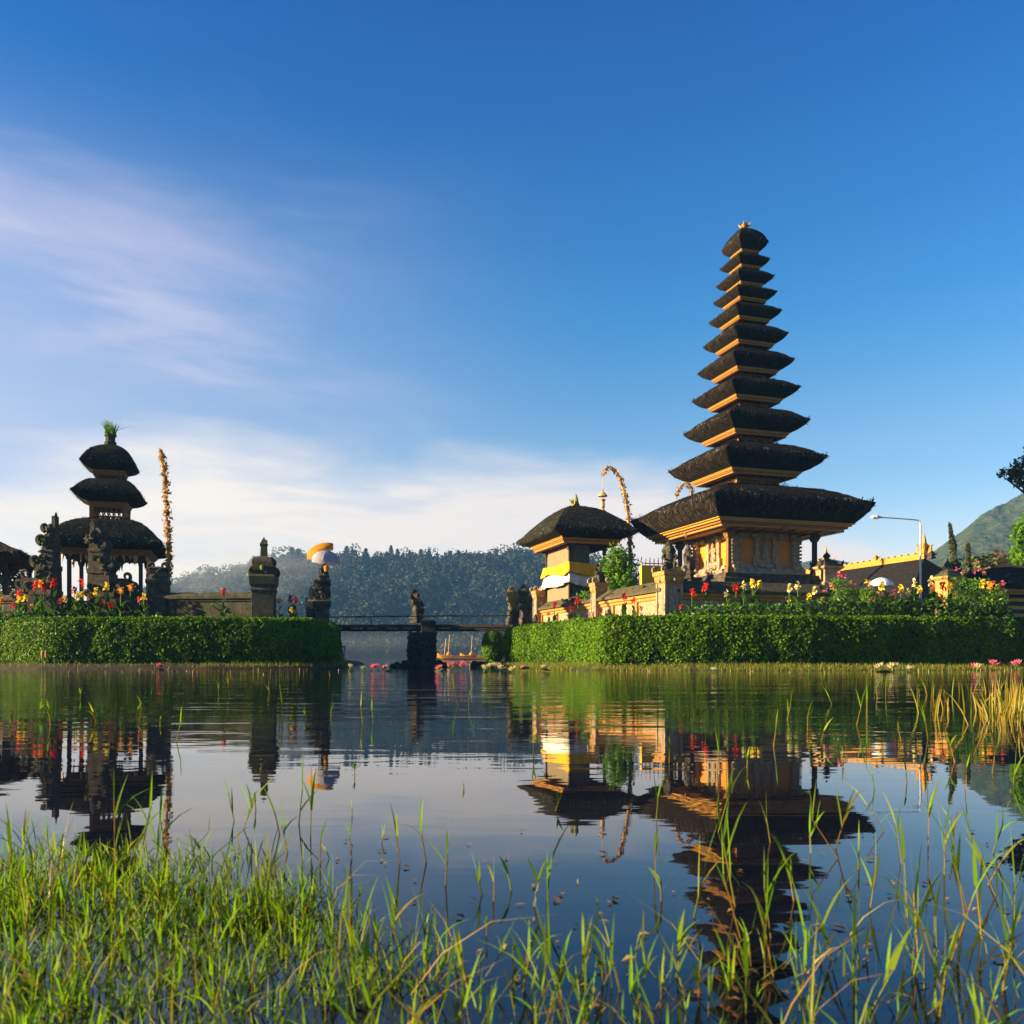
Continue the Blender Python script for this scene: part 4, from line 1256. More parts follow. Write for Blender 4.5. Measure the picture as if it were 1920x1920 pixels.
# ================================================================== right island: enclosure wall
WC = Vector((gx(1250, 27.5), 27.5, 0))            # outer corner of the enclosure
def wall_run(name, label, p0, direc, L_, z0, ztop, outward):
    """rendered wall with terracotta mouldings and a sloping mossy coping; local +x runs along it, local -y is the outer face"""
    root = thing(name, label, 'wall', p0.to_tuple(), math.atan2(direc.y, direc.x) if outward < 0 else math.atan2(-direc.y, -direc.x))
    sg = 1 if outward < 0 else -1
    cx = sg * L_ / 2
    def prof(mb, pr):      # pr: list of (y outer, z)
        ring0 = [(0.0 if sg > 0 else 0.0, y, z) for y, z in pr]
        mb.loft([[(0, y, z) for y, z in pr], [(sg * L_, y, z) for y, z in pr]] if sg > 0 else [[(sg * L_, y, z) for y, z in pr], [(0, y, z) for y, z in pr]], True, True)
    mb = MB(); prof(mb, [(0, z0), (0, ztop - .42), (.5, ztop - .42), (.5, z0)]); mb.build('wall_face', M['sand'], root)
    mb = MB()
    prof(mb, [(-.16, z0 - .01), (-.16, z0 + .34), (-.10, z0 + .40), (-.10, z0 + .50), (-.003, z0 + .56), (-.003, z0 - .01)])
    prof(mb, [(-.003, ztop - .66), (-.06, ztop - .62), (-.06, ztop - .55), (-.13, ztop - .52), (-.13, ztop - .416), (-.003, ztop - .416)])
    n = max(2, int(L_ / 1.9))
    for k in range(n + 1):
        x = sg * (.15 + (L_ - .3) * k / n)
        mb.box(x, -.04, z0 + .50, .16, .08, ztop - z0 - 1.1)
    mb.build('moulding', M['terracotta'], root)
    mb = MB()
    for k in range(n):                                # raised panels
        xa = sg * (.15 + (L_ - .3) * (k + .5) / n)
        mb.box(xa, -.02, z0 + .66, (L_ - .3) / n * .72, .05, ztop - z0 - 1.42)
    mb.build('panel', M['carved'], root)
    mb = MB(); prof(mb, [(-.24, ztop - .414), (-.24, ztop - .33), (.22, ztop), (.34, ztop - .02), (.60, ztop - .35), (.60, ztop - .414)])
    for k in range(int(L_ * 5)):
        mb.ball((sg * random.random() * L_, random.uniform(-.2, .25), ztop - .30 + random.uniform(.02, .2)), (random.uniform(.05, .12), .06, random.uniform(.03, .06)), 6, 4, .3)
    mb.build('coping', M['coping'], root)
    return root
ZW = gz(1085, 27.5)
wall_run('enclosure_wall', 'sunlit sandstone enclosure wall with orange mouldings running back past the pavilion', WC, E2, 12.2, 1.0, ZW, 1)
wall_run('enclosure_wall', 'shaded enclosure wall with dark mossy coping standing below the tall tower', WC, E1, 8.6, 1.0, ZW - .02, -1)

def corner_pier(label, loc, z0, zt, w_, top='statue'):
    root = thing('wall_pier', label, 'pillar', loc, YAW)
    mb = MB()
    mb.stack([(w_ * 1.25, w_ * 1.25, z0), (w_ * 1.25, w_ * 1.25, z0 + .35), (w_ * 1.1, w_ * 1.1, z0 + .42)])
    mb.stack([(w_ * .95, w_ * .95, z0 + .42), (w_ * .95, w_ * .95, zt - .36)])
    mb.stack([(w_ * 1.05, w_ * 1.05, zt - .36), (w_ * 1.2, w_ * 1.2, zt - .26), (w_ * 1.2, w_ * 1.2, zt - .16), (w_ * 1.35, w_ * 1.35, zt - .12), (w_ * 1.35, w_ * 1.35, zt)])
    mb.build('shaft', M['terracotta'], root, bevel=.01)
    mb = MB()
    for a in range(4):
        c, s_ = [(1, 0), (0, 1), (-1, 0), (0, -1)][a]
        h = zt - z0 - .9
        mb.ball((c * w_ * .95, s_ * w_ * .95, z0 + .5 + h / 2), (w_ * (.20 if c else .62), w_ * (.62 if c else .20), h * .5), 12, 8)
        mb.ball((c * w_ * 1.1, s_ * w_ * 1.1, zt - .24), (w_ * .3, w_ * .3, .14), 7, 5, .2)
    for sx in (-1, 1):
        for sy in (-1, 1):
            mb.box(sx * w_ * .92, sy * w_ * .92, z0 + .42, w_ * .3, w_ * .3, zt - z0 - .8)
            mb.curl(sx * w_ * 1.1, sy * w_ * 1.1, zt - .02, .22, sx, .05)
    mb.build('carving', M['carved'], root)
    return root
corner_pier('carved corner pier with oval medallions at the bend of the enclosure wall', (WC.x + .1, WC.y + .08, 0), .9, gz(1072, 27.5), .30)
wp = WC + E2 * 5.5
corner_pier('slender carved pier halfway along the sunlit enclosure wall', (wp.x - .02, wp.y, 0), 1.2, gz(1093, wp.y), .22)
wp = WC + E2 * 12.3
corner_pier('carved pier at the far end of the sunlit enclosure wall', (wp.x - .05, wp.y, 0), 1.2, gz(1108, wp.y), .24)

# ------------------------------------------------------------------ stone statues
def statue(label, loc, h, ped, facing, mat, kind='guardian', group=None, w_=1.0):
    """squat guardian on a stepped pedestal with a flame-shaped back plate; body is one remeshed stone mass"""
    root = thing('stone_statue', label, 'statue', loc, facing, group)
    mb = MB()
    pw = h * .19 * w_
    if ped > 0:
        n = 4
        pr = []
        for k in range(n):
            za, zb_ = ped * k / n, ped * (k + 1) / n
            k1 = pw * (1.12 if k % 2 == 0 else .88)
            pr += [(k1, k1, za), (k1, k1, zb_)]
        mb.stack(pr)
        mb.build('pedestal', M['lava'], root, bevel=.01)
    mb = MB()
    z = ped
    s = h
    mb.ball((0, 0, z + s * .14), (s * .20 * w_, s * .17, s * .16), 12, 8)              # crouched hips
    for sx in (-1, 1):
        mb.tube([(sx * s * .10, -s * .04, z + s * .18), (sx * s * .17, -s * .17, z + s * .20), (sx * s * .14, -s * .14, z + s * .0)], [s * .085, s * .075, s * .06], 8)
        mb.tube([(sx * s * .17, -.02 * s, z + s * .50), (sx * s * .25, -s * .06, z + s * .36), (sx * s * .15, -s * .17, z + s * .30)], [s * .07, s * .055, s * .045], 8)
        mb.ball((sx * s * .11, -s * .0, z + s * .70), (s * .035, s * .05, s * .06), 8, 5)   # ears
    mb.ball((0, -s * .01, z + s * .36), (s * .17 * w_, s * .13, s * .20), 12, 8)       # torso
    mb.ball((0, -s * .05, z + s * .30), (s * .14, s * .12, s * .11), 10, 7)
    mb.ball((0, -s * .03, z + s * .66), (s * .115, s * .12, s * .13), 12, 8)           # head
    mb.ball((0, -s * .14, z + s * .64), (s * .035, s * .05, s * .035), 8, 5)           # nose
    mb.ball((0, -s * .12, z + s * .58), (s * .07, s * .05, s * .03), 8, 5)
    if kind == 'flame':
        for k in range(11):
            a = -1.15 + 2.3 * k / 10
            ln = s * (.50 - .10 * abs(a))
            mb.spike((math.sin(a) * s * .10, s * .07, z + s * .46), (math.sin(a) * s * .30, s * .09, z + s * .50 + math.cos(a) * ln), s * .065, 6)
        for k in range(9):
            a = -1.0 + 2.0 * k / 8
            mb.spike((math.sin(a) * s * .12, s * .10, z + s * .3), (math.sin(a) * s * .26, s * .13, z + s * .34 + math.cos(a) * s * .30), s * .06, 6)
    else:
        mb.lathe([(s * .13, z + s * .72), (s * .14, z + s * .77), (s * .09, z + s * .82), (s * .10, z + s * .86), (s * .05, z + s * .92), (s * .012, z + s * 1.0)], n=10)
        for k in range(6):
            mb.ball((random.uniform(-.12, .12) * s, s * .10, z + s * (.3 + .09 * k)), (s * .09, s * .07, s * .07), 7, 5, .3)
    o = mb.build('figure', mat, root)
    rm = o.modifiers.new('remesh', 'REMESH'); rm.mode = 'VOXEL'; rm.voxel_size = max(h * .022, .012); rm.use_smooth_shade = True
    return root
M['stone_gold'] = solid('sun_painted_stone', [(0.28, (0.10, 0.07, 0.025)), (0.5, (0.32, 0.21, 0.06)), (0.72, (0.50, 0.36, 0.11))], 8, 0.95, 1.0, 26)  # the low sun's gold on the stone is painted into this colour
statue('mossy guardian statue with dark body on the bend pier of the enclosure wall', (WC.x + .1, WC.y + .08, gz(1072, 27.5)), .95, .10, YAW - .3, M['lava_mossy'], 'flame')
wp = WC + E2 * 1.2 + E1 * 1.9
statue('small dark statue in front of the left eave post of the tall tower', (gx(1290, 33.6), 33.6, gz(1086, 33.6)), 1.05, .35, YAW + .6, M['lava'], 'guardian')
wp = WC + E2 * 5.5
statue('black statue crouching on the slender pier beside the green shrub', (wp.x, wp.y, gz(1093, wp.y)), .75, .05, YAW + .4, M['lava'], 'flame')
wp = WC + E2 * 12.3
statue('sunlit winged statue on the far end pier below the cloth wrap', (wp.x, wp.y, gz(1122, wp.y)), .62, .0, YAW - .5, M['stone_gold'], 'flame')
statue('statue painted in sunlit gold with flaming crest, first beyond the footbridge', (gx(962, 31.4), 31.4, 1.0), .98, gz(1146, 31.4) - 1.0, .5, M['stone_gold'], 'flame')
statue('grey flame-backed statue standing right behind the one painted in sunlit gold', (gx(984, 31.2), 31.2, 1.0), 1.04, gz(1145, 31.2) - 1.0, .5, M['lava_mossy'], 'flame')
statue('little dark stone figure crouching near the end of the enclosure wall', (gx(1004, 30.3), 30.3, 1.0), .62, .28, .3, M['lava'], 'guardian', w_=1.3)
statue('tall dark weathered statue behind the rubble bridge pier', (gx(781, 31.2), 31.2, gz(1168, 31.2)), 1.02, .30, .9, M['lava'], 'flame', w_=.9)

# ------------------------------------------------------------------ footbridge and its pier
bd = 30.6
bx0, bx1 = gx(612, bd), gx(962, bd)
br = thing('footbridge', 'dark narrow footbridge with thin handrail crossing between the two islands', 'bridge', (bx0, bd, 0), 0)
Lb = bx1 - bx0
mb = MB(); mb.box(Lb / 2, 0, gz(1177, bd), Lb, 1.1, gz(1172, bd) - gz(1177, bd)); mb.build('deck', M['darkwood'], br)
mb = MB(); mb.box(Lb / 2, -.46, gz(1184.5, bd), Lb, .12, gz(1179.5, bd) - gz(1184.5, bd)); mb.build('beam', M['rubble'], br)
mb = MB()
for k in range(11): mb.box(.2 + (Lb - .4) * k / 10, -.46, gz(1179.6, bd), .28 if k % 2 else .16, .14, gz(1176.9, bd) - gz(1179.6, bd))
mb.build('bearer', M['rubble'], br)
mb = MB(); mb.tube([(0, -.5, gz(1158.5, bd)), (Lb * .5, -.5, gz(1156.5, bd)), (Lb, -.5, gz(1155.5, bd))], .022, 6); mb.build('handrail', M['iron'], br)
for px in (614, 700, 868, 958):
    mb = MB(); mb.box(gx(px, bd) - bx0, -.5, gz(1173, bd), .03, .03, gz(1157, bd) - gz(1173, bd)); mb.build('rail_post', M['iron'], br)
pd_ = 29.9
pr_ = thing('rubble_pier', 'dark rubble stone pier standing in the water under the middle of the footbridge', 'pier', (gx(791, pd_), pd_, 0), R(6))
mb = MB()
mb.stack([(.47, .47, -.5), (.45, .45, .2), (.43, .43, gz(1186, pd_))])
mb.build('core', M['rubble'], pr_)
def rock(mb, c, r):
    mb.ball(c, (r * random.uniform(.8, 1.3), r * random.uniform(.8, 1.3), r * random.uniform(.6, .95)), 7, 5, .22)
mb = MB()
for k in range(210):
    a = random.random(); z = random.uniform(.05, gz(1184, pd_)); side = random.randrange(4); u = random.uniform(-.43, .43); v = .43 + random.uniform(-.02, .03)
    c, s_ = [(1, 0), (0, 1), (-1, 0), (0, -1)][side]
    rock(mb, (u * c + v * s_, u * s_ - v * c, z), random.uniform(.05, .09))
for k in range(95):
    a = random.random() * 6.28; rr = random.uniform(.42, .92)
    rock(mb, (rr * math.cos(a) * 1.15, rr * math.sin(a), random.uniform(-.05, .34 * (1.1 - rr))), random.uniform(.09, .15))
mb.build('rubble', M['rubble'], pr_)
mb = MB(); x = gx(803, pd_) - gx(791, pd_)
mb.stack([(.25, .25, gz(1186, pd_)), (.25, .25, gz(1172, pd_)), (.27, .27, gz(1171, pd_)), (.27, .27, gz(1166, pd_)), (.18, .18, gz(1162, pd_))], x, -.1)
mb.build('cap', M['rubble'], pr_, bevel=.03)
mb = MB()
for k in range(26):
    rock(mb, (gx(random.uniform(893, 930), 31.6), 31.6 + random.uniform(-.5, .5), .03), random.uniform(.10, .2))
o = mb.build('shore_rocks', M['rubble']); tag(o, 'low dark stones at the waterline beneath the round bush', 'rocks', kind='stuff')
ab = thing('stone_abutment', 'small dark stone block at the water under the rounded hedge end', 'abutment', (gx(632, 30.9), 30.9, 0))
mb = MB(); mb.box(0, 0, -.4, .34, .5, .62); mb.build('block', M['rubble'], ab, bevel=.03)

# ------------------------------------------------------------------ little shrine with umbrellas at the hedge end
ud = 29.6
sx0 = gx(603, ud)
us_ = thing('stone_shrine', 'slender dark carved shrine pillar at the rounded hedge end carrying two umbrellas', 'shrine', (sx0, ud, 0), R(12))
mb = MB()
mb.stack([(.24, .24, .9), (.24, .24, gz(1140, ud)), (.30, .30, gz(1136, ud)), (.30, .30, gz(1128, ud)), (.22, .22, gz(1125, ud)), (.22, .22, gz(1110, ud)), (.28, .28, gz(1106, ud)), (.24, .24, gz(1102, ud)), (.20, .20, gz(1096, ud)), (.30, .30, gz(1091, ud)), (.26, .26, gz(1087, ud))], .02, 0)
mb.build('shaft', M['lava'], us_, bevel=.01)
mb = MB()
for k in range(40):
    a = random.random() * 6.28
    mb.ball((.02 + .24 * math.cos(a), .24 * math.sin(a), gz(random.uniform(1088, 1138), ud)), (.07, .07, .07), 6, 4, .3)
mb.stack([(.15, .15, gz(1088, ud)), (.17, .17, gz(1080, ud)), (.11, .11, gz(1076, ud)), (.13, .13, gz(1066, ud)), (.05, .05, gz(1056, ud))], .10, .05)
for k in range(16):
    mb.ball((.10 + random.uniform(-.12, .12), .05 + random.uniform(-.12, .12), gz(random.uniform(1060, 1088), ud)), (.06, .06, .07), 6, 4, .3)
mb.build('carving', M['lava_mossy'], us_)
mb = MB(); mb.lathe([(.06, gz(1072, ud)), (.09, gz(1064, ud)), (.05, gz(1060, ud))], .16, -.08, 8); mb.box(.05, -.21, gz(1124, ud), .16, .05, .16); mb.box(.22, -.2, gz(1132, ud), .14, .10, .14)
mb.build('offering', M['terracotta'], us_)
st = statue('small sunlit attendant statue leaning at the left of the umbrella shrine', (gx(585, ud), ud - .1, 1.0), .80, gz(1142, ud) - 1.0, -.5, M['sand'], 'guardian')

def umbrella(label, top, r, drop, pole_foot, tilt, cm, fringe_m, fr=.16, finial=False):
    """dome canopy with hanging fringe on a thin pole"""
    root = thing('ceremonial_umbrella', label, 'umbrella', top)
    q = Vector((tilt[0], tilt[1], 1)).normalized()
    rot = Vector((0, 0, 1)).rotation_difference(q)
    def T(p): return tuple(rot @ Vector(p))
    mb = MB(); n = 20
    rings = []
    for rr, zz in ((.03, 0), (.35, -.10), (.68, -.32), (.9, -.62), (1, -.95)):
        rings.append([T((r * rr * math.cos(2 * math.pi * k / n) * (1 + .02 * (k % 2)), r * rr * math.sin(2 * math.pi * k / n) * (1 + .02 * (k % 2)), zz * drop)) for k in range(n)])
    mb.loft(rings, False, False)
    o = mb.build('canopy', cm, root)
    sm = o.modifiers.new('thick', 'SOLIDIFY'); sm.thickness = .008
    mb = MB()
    for k in range(n * 4):
        a = 2 * math.pi * k / (n * 4); b = a + 2 * math.pi / (n * 4) * .85
        l_ = fr * random.uniform(.75, 1.1)
        p = [T((r * 1.01 * math.cos(a), r * 1.01 * math.sin(a), -.93 * drop)), T((r * 1.01 * math.cos(b), r * 1.01 * math.sin(b), -.93 * drop))]
        mb.add([p[0], p[1], (p[1][0] + random.uniform(-.01, .01), p[1][1], p[1][2] - l_), (p[0][0], p[0][1], p[0][2] - l_)], [(0, 1, 2, 3)])
    mb.build('fringe', fringe_m, root)
    mb = MB()
    for k in range(10):
        a = 2 * math.pi * k / 10
        mb.tube([T((0, 0, -.5 * drop)), T((r * .6 * math.cos(a), r * .6 * math.sin(a), -.36 * drop))], .008, 4)
    mb.build('ribs', M['darkwood'], root)
    mb = MB(); mb.tube([(0, 0, 0), tuple(Vector(pole_foot) - Vector(top))], .018, 6); mb.build('pole', M['darkwood'], root)
    if finial:
        mb = MB(); mb.lathe([(.06, -.02), (.05, .1), (.09, .16), (.03, .24), (.01, .4)], n=8); mb.build('finial', cm, root)
    return root
M['silk_orange'] = leafmat('orange_silk', [(0.75, 0.34, 0.012), (0.80, 0.40, 0.02)], .5, .6)
M['silk_lilac'] = leafmat('lilac_white_silk', [(0.50, 0.47, 0.62), (0.58, 0.55, 0.68)], .45, .7)
umbrella('tilted orange umbrella with golden fringe above the slender shrine', at(597, 1021, ud + .2).to_tuple(), .48, .18, at(599, 1088, ud).to_tuple(), (-.34, -.36), M['silk_orange'], M['silk_orange'], .20)
umbrella('lilac white fringed umbrella leaning from the slender shrine', at(614, 1032, ud - .1).to_tuple(), .48, .36, at(607, 1090, ud).to_tuple(), (.16, -.10), M['silk_lilac'], M['silk_lilac'], .16)

# ------------------------------------------------------------------ things behind the enclosure wall
d = 31.5
root = thing('gate_fence', 'small yellow wall with red spiked railing behind the bend pier', 'fence', (gx(1206, d), d, 0), YAW)
mb = MB(); mb.box(.75, 0, 1.4, 1.7, .16, gz(1060, d) - 1.4); mb.build('panel', M['yellow_cloth'], root)
mb = MB()
for k in range(9):
    mb.tube([(.1 + .17 * k, 0, gz(1060, d) - .02), (.1 + .17 * k, 0, gz(1047, d) + .05 * (k % 2))], .02, 5)
mb.tube([(0, 0, gz(1056, d)), (1.6, 0, gz(1056, d))], .02, 5)
mb.build('railing', M['redpaint'], root)

def leafy_shrub(label, px, d, z0, w_, h_, n, leafm, name='leafy_shrub', cat='shrub', L=.20, W=.06, sprays=26):
    x = gx(px, d)
    root = thing(name, label, cat, (x, d, z0))
    P, N = [], []
    tr = MB()
    for k in range(sprays):
        a = random.random() * 6.28; rr = abs(random.gauss(0, .45))
        tipv = Vector((math.cos(a) * rr * w_, math.sin(a) * rr * w_ * .8, h_ * (1 - .5 * min(rr, 1) ** 2) * random.uniform(.72, 1.02)))
        base_ = Vector((tipv.x * .25, tipv.y * .25, 0))
        tr.tube([base_, base_.lerp(tipv, .5) + Vector((0, 0, .1 * h_)), tipv], [.02, .014, .005], 4)
        for j in range(n // sprays):
            t_ = random.uniform(.22, 1.0)
            p = base_.lerp(tipv, t_) + Vector((0, 0, .1 * h_ * (1 - (2 * t_ - 1) ** 2)))
            off = Vector((random.gauss(0, 1), random.gauss(0, 1), random.gauss(0, .6))) * (.10 * w_)
            P.append(p + off); N.append((off.x, off.y - .1, abs(off.z) + .05))
    leaves('foliage', np.array([tuple(p) for p in P]), np.array(N) / (np.linalg.norm(np.array(N), axis=1, keepdims=True) + 1e-6), np.full(len(P), L), np.full(len(P), W), leafm, root, spread=.7)
    tr.build('stems', M['bark'], root)
    return root
leafy_shrub('bright green bamboo-like shrub beside the pavilion behind the enclosure wall', 1158, 34.2, 1.2, 1.5, gz(1022, 34.2) - 1.2, 5200, M['shrub_leaf'], L=.22, W=.08, sprays=60)

# shrine pillar and low shrines at the right of the tower
def small_shrine(label, px, ytop, ybase, d, w_, mat1, mat2):
    root = thing('small_shrine', label, 'shrine', (gx(px, d), d, 0), YAW)
    zt, zb_ = gz(ytop, d), gz(ybase, d)
    h = zt - zb_
    mb = MB()
    mb.stack([(w_ * .9, w_ * .9, 1.0), (w_ * .9, w_ * .9, zb_), (w_, w_, zb_ + h * .05), (w_ * .8, w_ * .8, zb_ + h * .10), (w_ * .8, w_ * .8, zb_ + h * .42), (w_ * 1.05, w_ * 1.05, zb_ + h * .47), (w_ * 1.05, w_ * 1.05, zb_ + h * .52)])
    mb.build('body', mat1, root, bevel=.01)
    mb = MB()
    mb.stack([(w_ * .98, w_ * .98, zb_ + h * .521), (w_ * .85, w_ * .85, zb_ + h * .56), (w_ * .62, w_ * .62, zb_ + h * .62), (w_ * .7, w_ * .7, zb_ + h * .64), (w_ * .36, w_ * .36, zb_ + h * .72)])
    mb.lathe([(w_ * .3, zb_ + h * .72), (w_ * .2, zb_ + h * .76), (w_ * .34, zb_ + h * .82), (w_ * .22, zb_ + h * .88), (w_ * .09, zb_ + h * .92), (w_ * .02, zt)], n=8)
    for sx in (-1, 1):
        for sy in (-1, 1):
            mb.spike((sx * w_ * .85, sy * w_ * .85, zb_ + h * .54), (sx * w_ * .98, sy * w_ * .98, zb_ + h * .70), w_ * .16)
    mb.build('spire', mat2, root)
    return root
small_shrine('small spired shrine with dark top right of the tall tower', 1550, 1031, 1098, 34.0, .46, M['sand'], M['lava'])
small_shrine('orange brick shrine pillar with mossy top among the pink flowers', 1777, 1046, 1120, 33.0, .40, M['gold_brick'], M['lava_mossy'])

# hall with gilded ridge
def ridge_hall():
    d0, d1 = 45.0, 58.0
    A = at(1733, 1046, 45.0)      # near end of the ridge
    B = A + E2 * 13.0
    B.z = A.z
    root = thing('temple_hall', 'long dark roofed hall with golden carved ridge behind the flower bed', 'hall', (A.x, A.y, 0), YAW)
    zr = A.z
    ze = 2.7
    mb = MB()
    # hipped roof in local axes: ridge along +y
    hw, ov = 3.4, 2.4
    v = [(-hw, -ov, ze), (hw, -ov, ze), (hw, 13 + ov, ze), (-hw, 13 + ov, ze), (0, 0, zr), (0, 13, zr)]
    mb.add(v, [(0, 1, 4), (1, 2, 5, 4), (2, 3, 5), (3, 0, 4, 5), (3, 2, 1, 0)])
    mb.build('roof', M['tile'], root)
    mb = MB()
    mb.box(0, 6.5, zr - .06, .22, 13.2, .30)
    for k in range(26): mb.box(0, .25 + k * .5, zr + .22, .14, .26, .10)
    for y, s in ((0, .42), (3.6, .22), (8.0, .52), (10.3, .2), (12.8, .3)):
        gold_crown(mb, 0, y, zr + .24, s)
        if s > .4:
            mb.spike((0, y, zr + .24), (0, y, zr + 2.6 * s + .25), s * .4, 6)
            for q_ in (-1, 1):
                mb.spike((0, y + q_ * s * .9, zr + .2), (0, y + q_ * s * 1.1, zr + .2 + s * 1.1), s * .3, 5)
    mb.build('golden_ridge', M['gold'], root)
    mb = MB()
    gold_crown(mb, 0, 10.9, zr + .24, .3); mb.spike((0, 10.9, zr + .6), (0, 10.9, zr + 1.3), .14, 6)
    gold_crown(mb, 0, -.5, zr - .1, .3)
    mb.build('dark_finial', M['lava'], root)
    mb = MB(); mb.box(0, 6.5, .8, 5.2, 15.0, ze - .79); mb.build('wall', M['sand'], root)
    return root
ridge_hall()

# street lamp
ld = 40.0
lx = gx(1726, ld)
lp = thing('street_lamp', 'thin steel street lamp with long curved arm reaching left over the hall roof', 'street lamp', (lx, ld, 0))
zt = gz(975, ld)
mb = MB(); mb.tube([(0, 0, .8), (0, 0, 4.0), (0, 0, zt - .25)], [.055, .045, .04], 8); mb.build('pole', M['steel'], lp)
mb = MB(); ax_ = gx(1648, ld) - lx
mb.tube([(0, 0, zt - .26), (-.03, 0, zt - .08), (-.12, 0, zt - .01), (-.35, 0, zt + .02), (ax_ * .6, 0, zt + .08), (ax_, 0, zt + .13)], .03, 6); mb.build('arm', M['steel'], lp)
mb = MB(); a0 = gx(1652, ld) - lx; a1 = gx(1632, ld) - lx
mb.tube([(a0, 0, zt + .13), (a0 * .6 + a1 * .4, 0, zt + .14), (a0 * .2 + a1 * .8, 0, zt + .14), (a1, 0, zt + .13)], [.04, .10, .09, .02], 8)
mb.build('lamp_head', M['white_paint'], lp)
umbrella('plain white ceremonial umbrella with pointed finial standing among the flowers', at(1652, 1083, 33).to_tuple(), .44, .32, (gx(1652, 33), 33, 1.0), (0, 0), M['white_paint'], M['white_cloth'], .05)

# pavilion at the right edge
def edge_pavilion():
    d = 35.0
    c = at(1912, 1100, d)
    root = thing('dark_roofed_pavilion', 'small orange pavilion with rounded black roof and golden finial at the right edge', 'pavilion', (c.x, c.y + 1.2, 0), YAW)
    zl = gz(1098, d)
    thatch_roof('roof', root, 1.55, 1.55, zl, 1.15, 1.15, .35, gz(1058, d) - zl, .1, .1, .9, .2, M['tile'], True)
    mb = MB(); gold_crown(mb, -.35, -.35, gz(1060, d), .30); mb.spike((-.35, -.35, gz(1058, d)), (-.35, -.35, gz(1044, d)), .12); mb.box(.7, -.2, gz(1062, d), 1.0, .14, .16)
    mb.build('golden_finial', M['gold'], root)
    for sx in (-1, 1):
        for sy in (-1, 1):
            mb = MB(); mb.box(sx * .92, sy * .92, 1.9, .22, .22, zl - .35 - 1.88); mb.build('post', M['gold_brick'], root)
    mb = MB()
    for k in range(3):
        mb.box(0, -.92, 2.0 + k * .32, 2.0, .12, .14); mb.box(-.92, 0, 2.0 + k * .32, .12, 2.0, .14)
    mb.box(-.92, -.92, 1.99, .16, .16, 1.0)
    mb.build('balustrade', M['gold_brick'], root)
    mb = MB(); mb.stack([(1.3, 1.3, .9), (1.3, 1.3, 1.55), (1.15, 1.15, 1.6), (1.15, 1.15, 1.9)]); mb.build('base', M['sand'], root)
    mb = MB(); mb.box(.1, .1, 1.9, 1.3, 1.3, zl - 2.2); mb.build('chamber', M['boards_dark'], root)
edge_pavilion()
# roof corner at the far left
def left_pavilion():
    d = 31.0
    root = thing('thatched_hall', 'brown roofed hall cut off by the left edge of the view', 'pavilion', (gx(-84, 33), 33.5, 0), YAW)
    zl = gz(1036, d)
    thatch_roof('roof', root, 2.6, 2.6, zl, 2.3, 2.3, .14, 1.35, .2, .2, 1.2, .10, M['thatch_brown'], True, gold='redwood', straight=True)
    mb = MB()
    for sx in (-1, 1):
        for sy in (-1, 1): mb.box(sx * 1.9, sy * 1.9, .9, .15, .15, zl - .9 - .1)
    mb.build('posts', M['darkwood'], root)
    mb = MB(); mb.stack([(2.2, 2.2, .8), (2.2, 2.2, 1.6)]); mb.build('base', M['lava'], root)
M['thatch_brown'] = solid('brown_thatch', [(0.30, (0.05, 0.032, 0.020)), (0.7, (0.13, 0.085, 0.05))], 9, 0.95, 1.0, 40, (1, 1, 2))
left_pavilion()

# ------------------------------------------------------------------ trees
def tree(label, c, trunk_h, clumps, n_per, leafm, L=.28, W=.16, trunk_r=.2, group=None, name='broadleaf_tree', spread=.8):
    """tapered trunk, a limb to every clump, leaves spread through each clump's volume"""
    root = thing(name, label, 'tree', c, 0, group)
    mb = MB()
    mb.tube([(0, 0, -.5), (.05 * trunk_h, 0, trunk_h * .5), (0, 0, trunk_h)], [trunk_r, trunk_r * .75, trunk_r * .55], 8)
    P, N = [], []
    for (x, y, z, r) in clumps:
        mb.tube([(0, 0, trunk_h * .85), (x * .5, y * .5, trunk_h * .4 + z * .55), (x, y, z)], [trunk_r * .4, trunk_r * .22, trunk_r * .06], 5)
        k = int(n_per * r * r)
        p, nn = blob_points(k, (x, y, z), (r, r, r * .62), .25)
        P.append(p); N.append(nn + np.array([0, 0, .5]))
    mb.build('trunk', M['bark'], root)
    P = np.vstack(P); N = np.vstack(N)
    leaves('crown', P, N, np.full(len(P), L), np.full(len(P), W), leafm, root, spread=spread)
    return root
# right edge: tall tree whose bough hangs into the view, and the lower leafy mass under it
d = 38.0
c = Vector((gx(2010, d), d, .9))
cl = []
for px, py, r in ((1884, 885, .34), (1902, 877, .42), (1916, 866, .45), (1898, 897, .36), (1914, 905, .45), (1908, 888, .5), (1930, 880, .8), (1935, 912, .6), (1945, 850, .7), (1970, 830, 1.4), (2020, 800, 1.8), (2080, 850, 1.7), (1990, 900, 1.2), (2050, 930, 1.3), (1895, 886, .25), (1876, 890, .2)):
    q = at(px, py, d + random.uniform(-.5, .5)) - c
    cl.append((q.x, q.y, q.z, r * .8))
tree('tall dark tree at the right edge whose bough hangs into the sky', c.to_tuple(), 5.5, cl, 300, M['tree_leaf'], .26, .13, .3)
d = 44.0
c = Vector((gx(1945, d), d, .9)); cl = []
for px, py, r in ((1918, 990, .55), (1916, 1012, .5), (1910, 1035, .6), (1905, 1052, .55), (1925, 1045, .8), (1935, 1000, 1.0), (1960, 980, 1.3), (1950, 1030, 1.2), (1990, 1020, 1.5), (1895, 1058, .35)):
    q = at(px, py, d + random.uniform(-.6, .6)) - c
    cl.append((q.x, q.y, q.z, r))
tree('sunlit green tree rising behind the pavilion at the right edge', c.to_tuple(), 2.6, cl, 420, M['shrub_leaf'], .26, .14, .22)

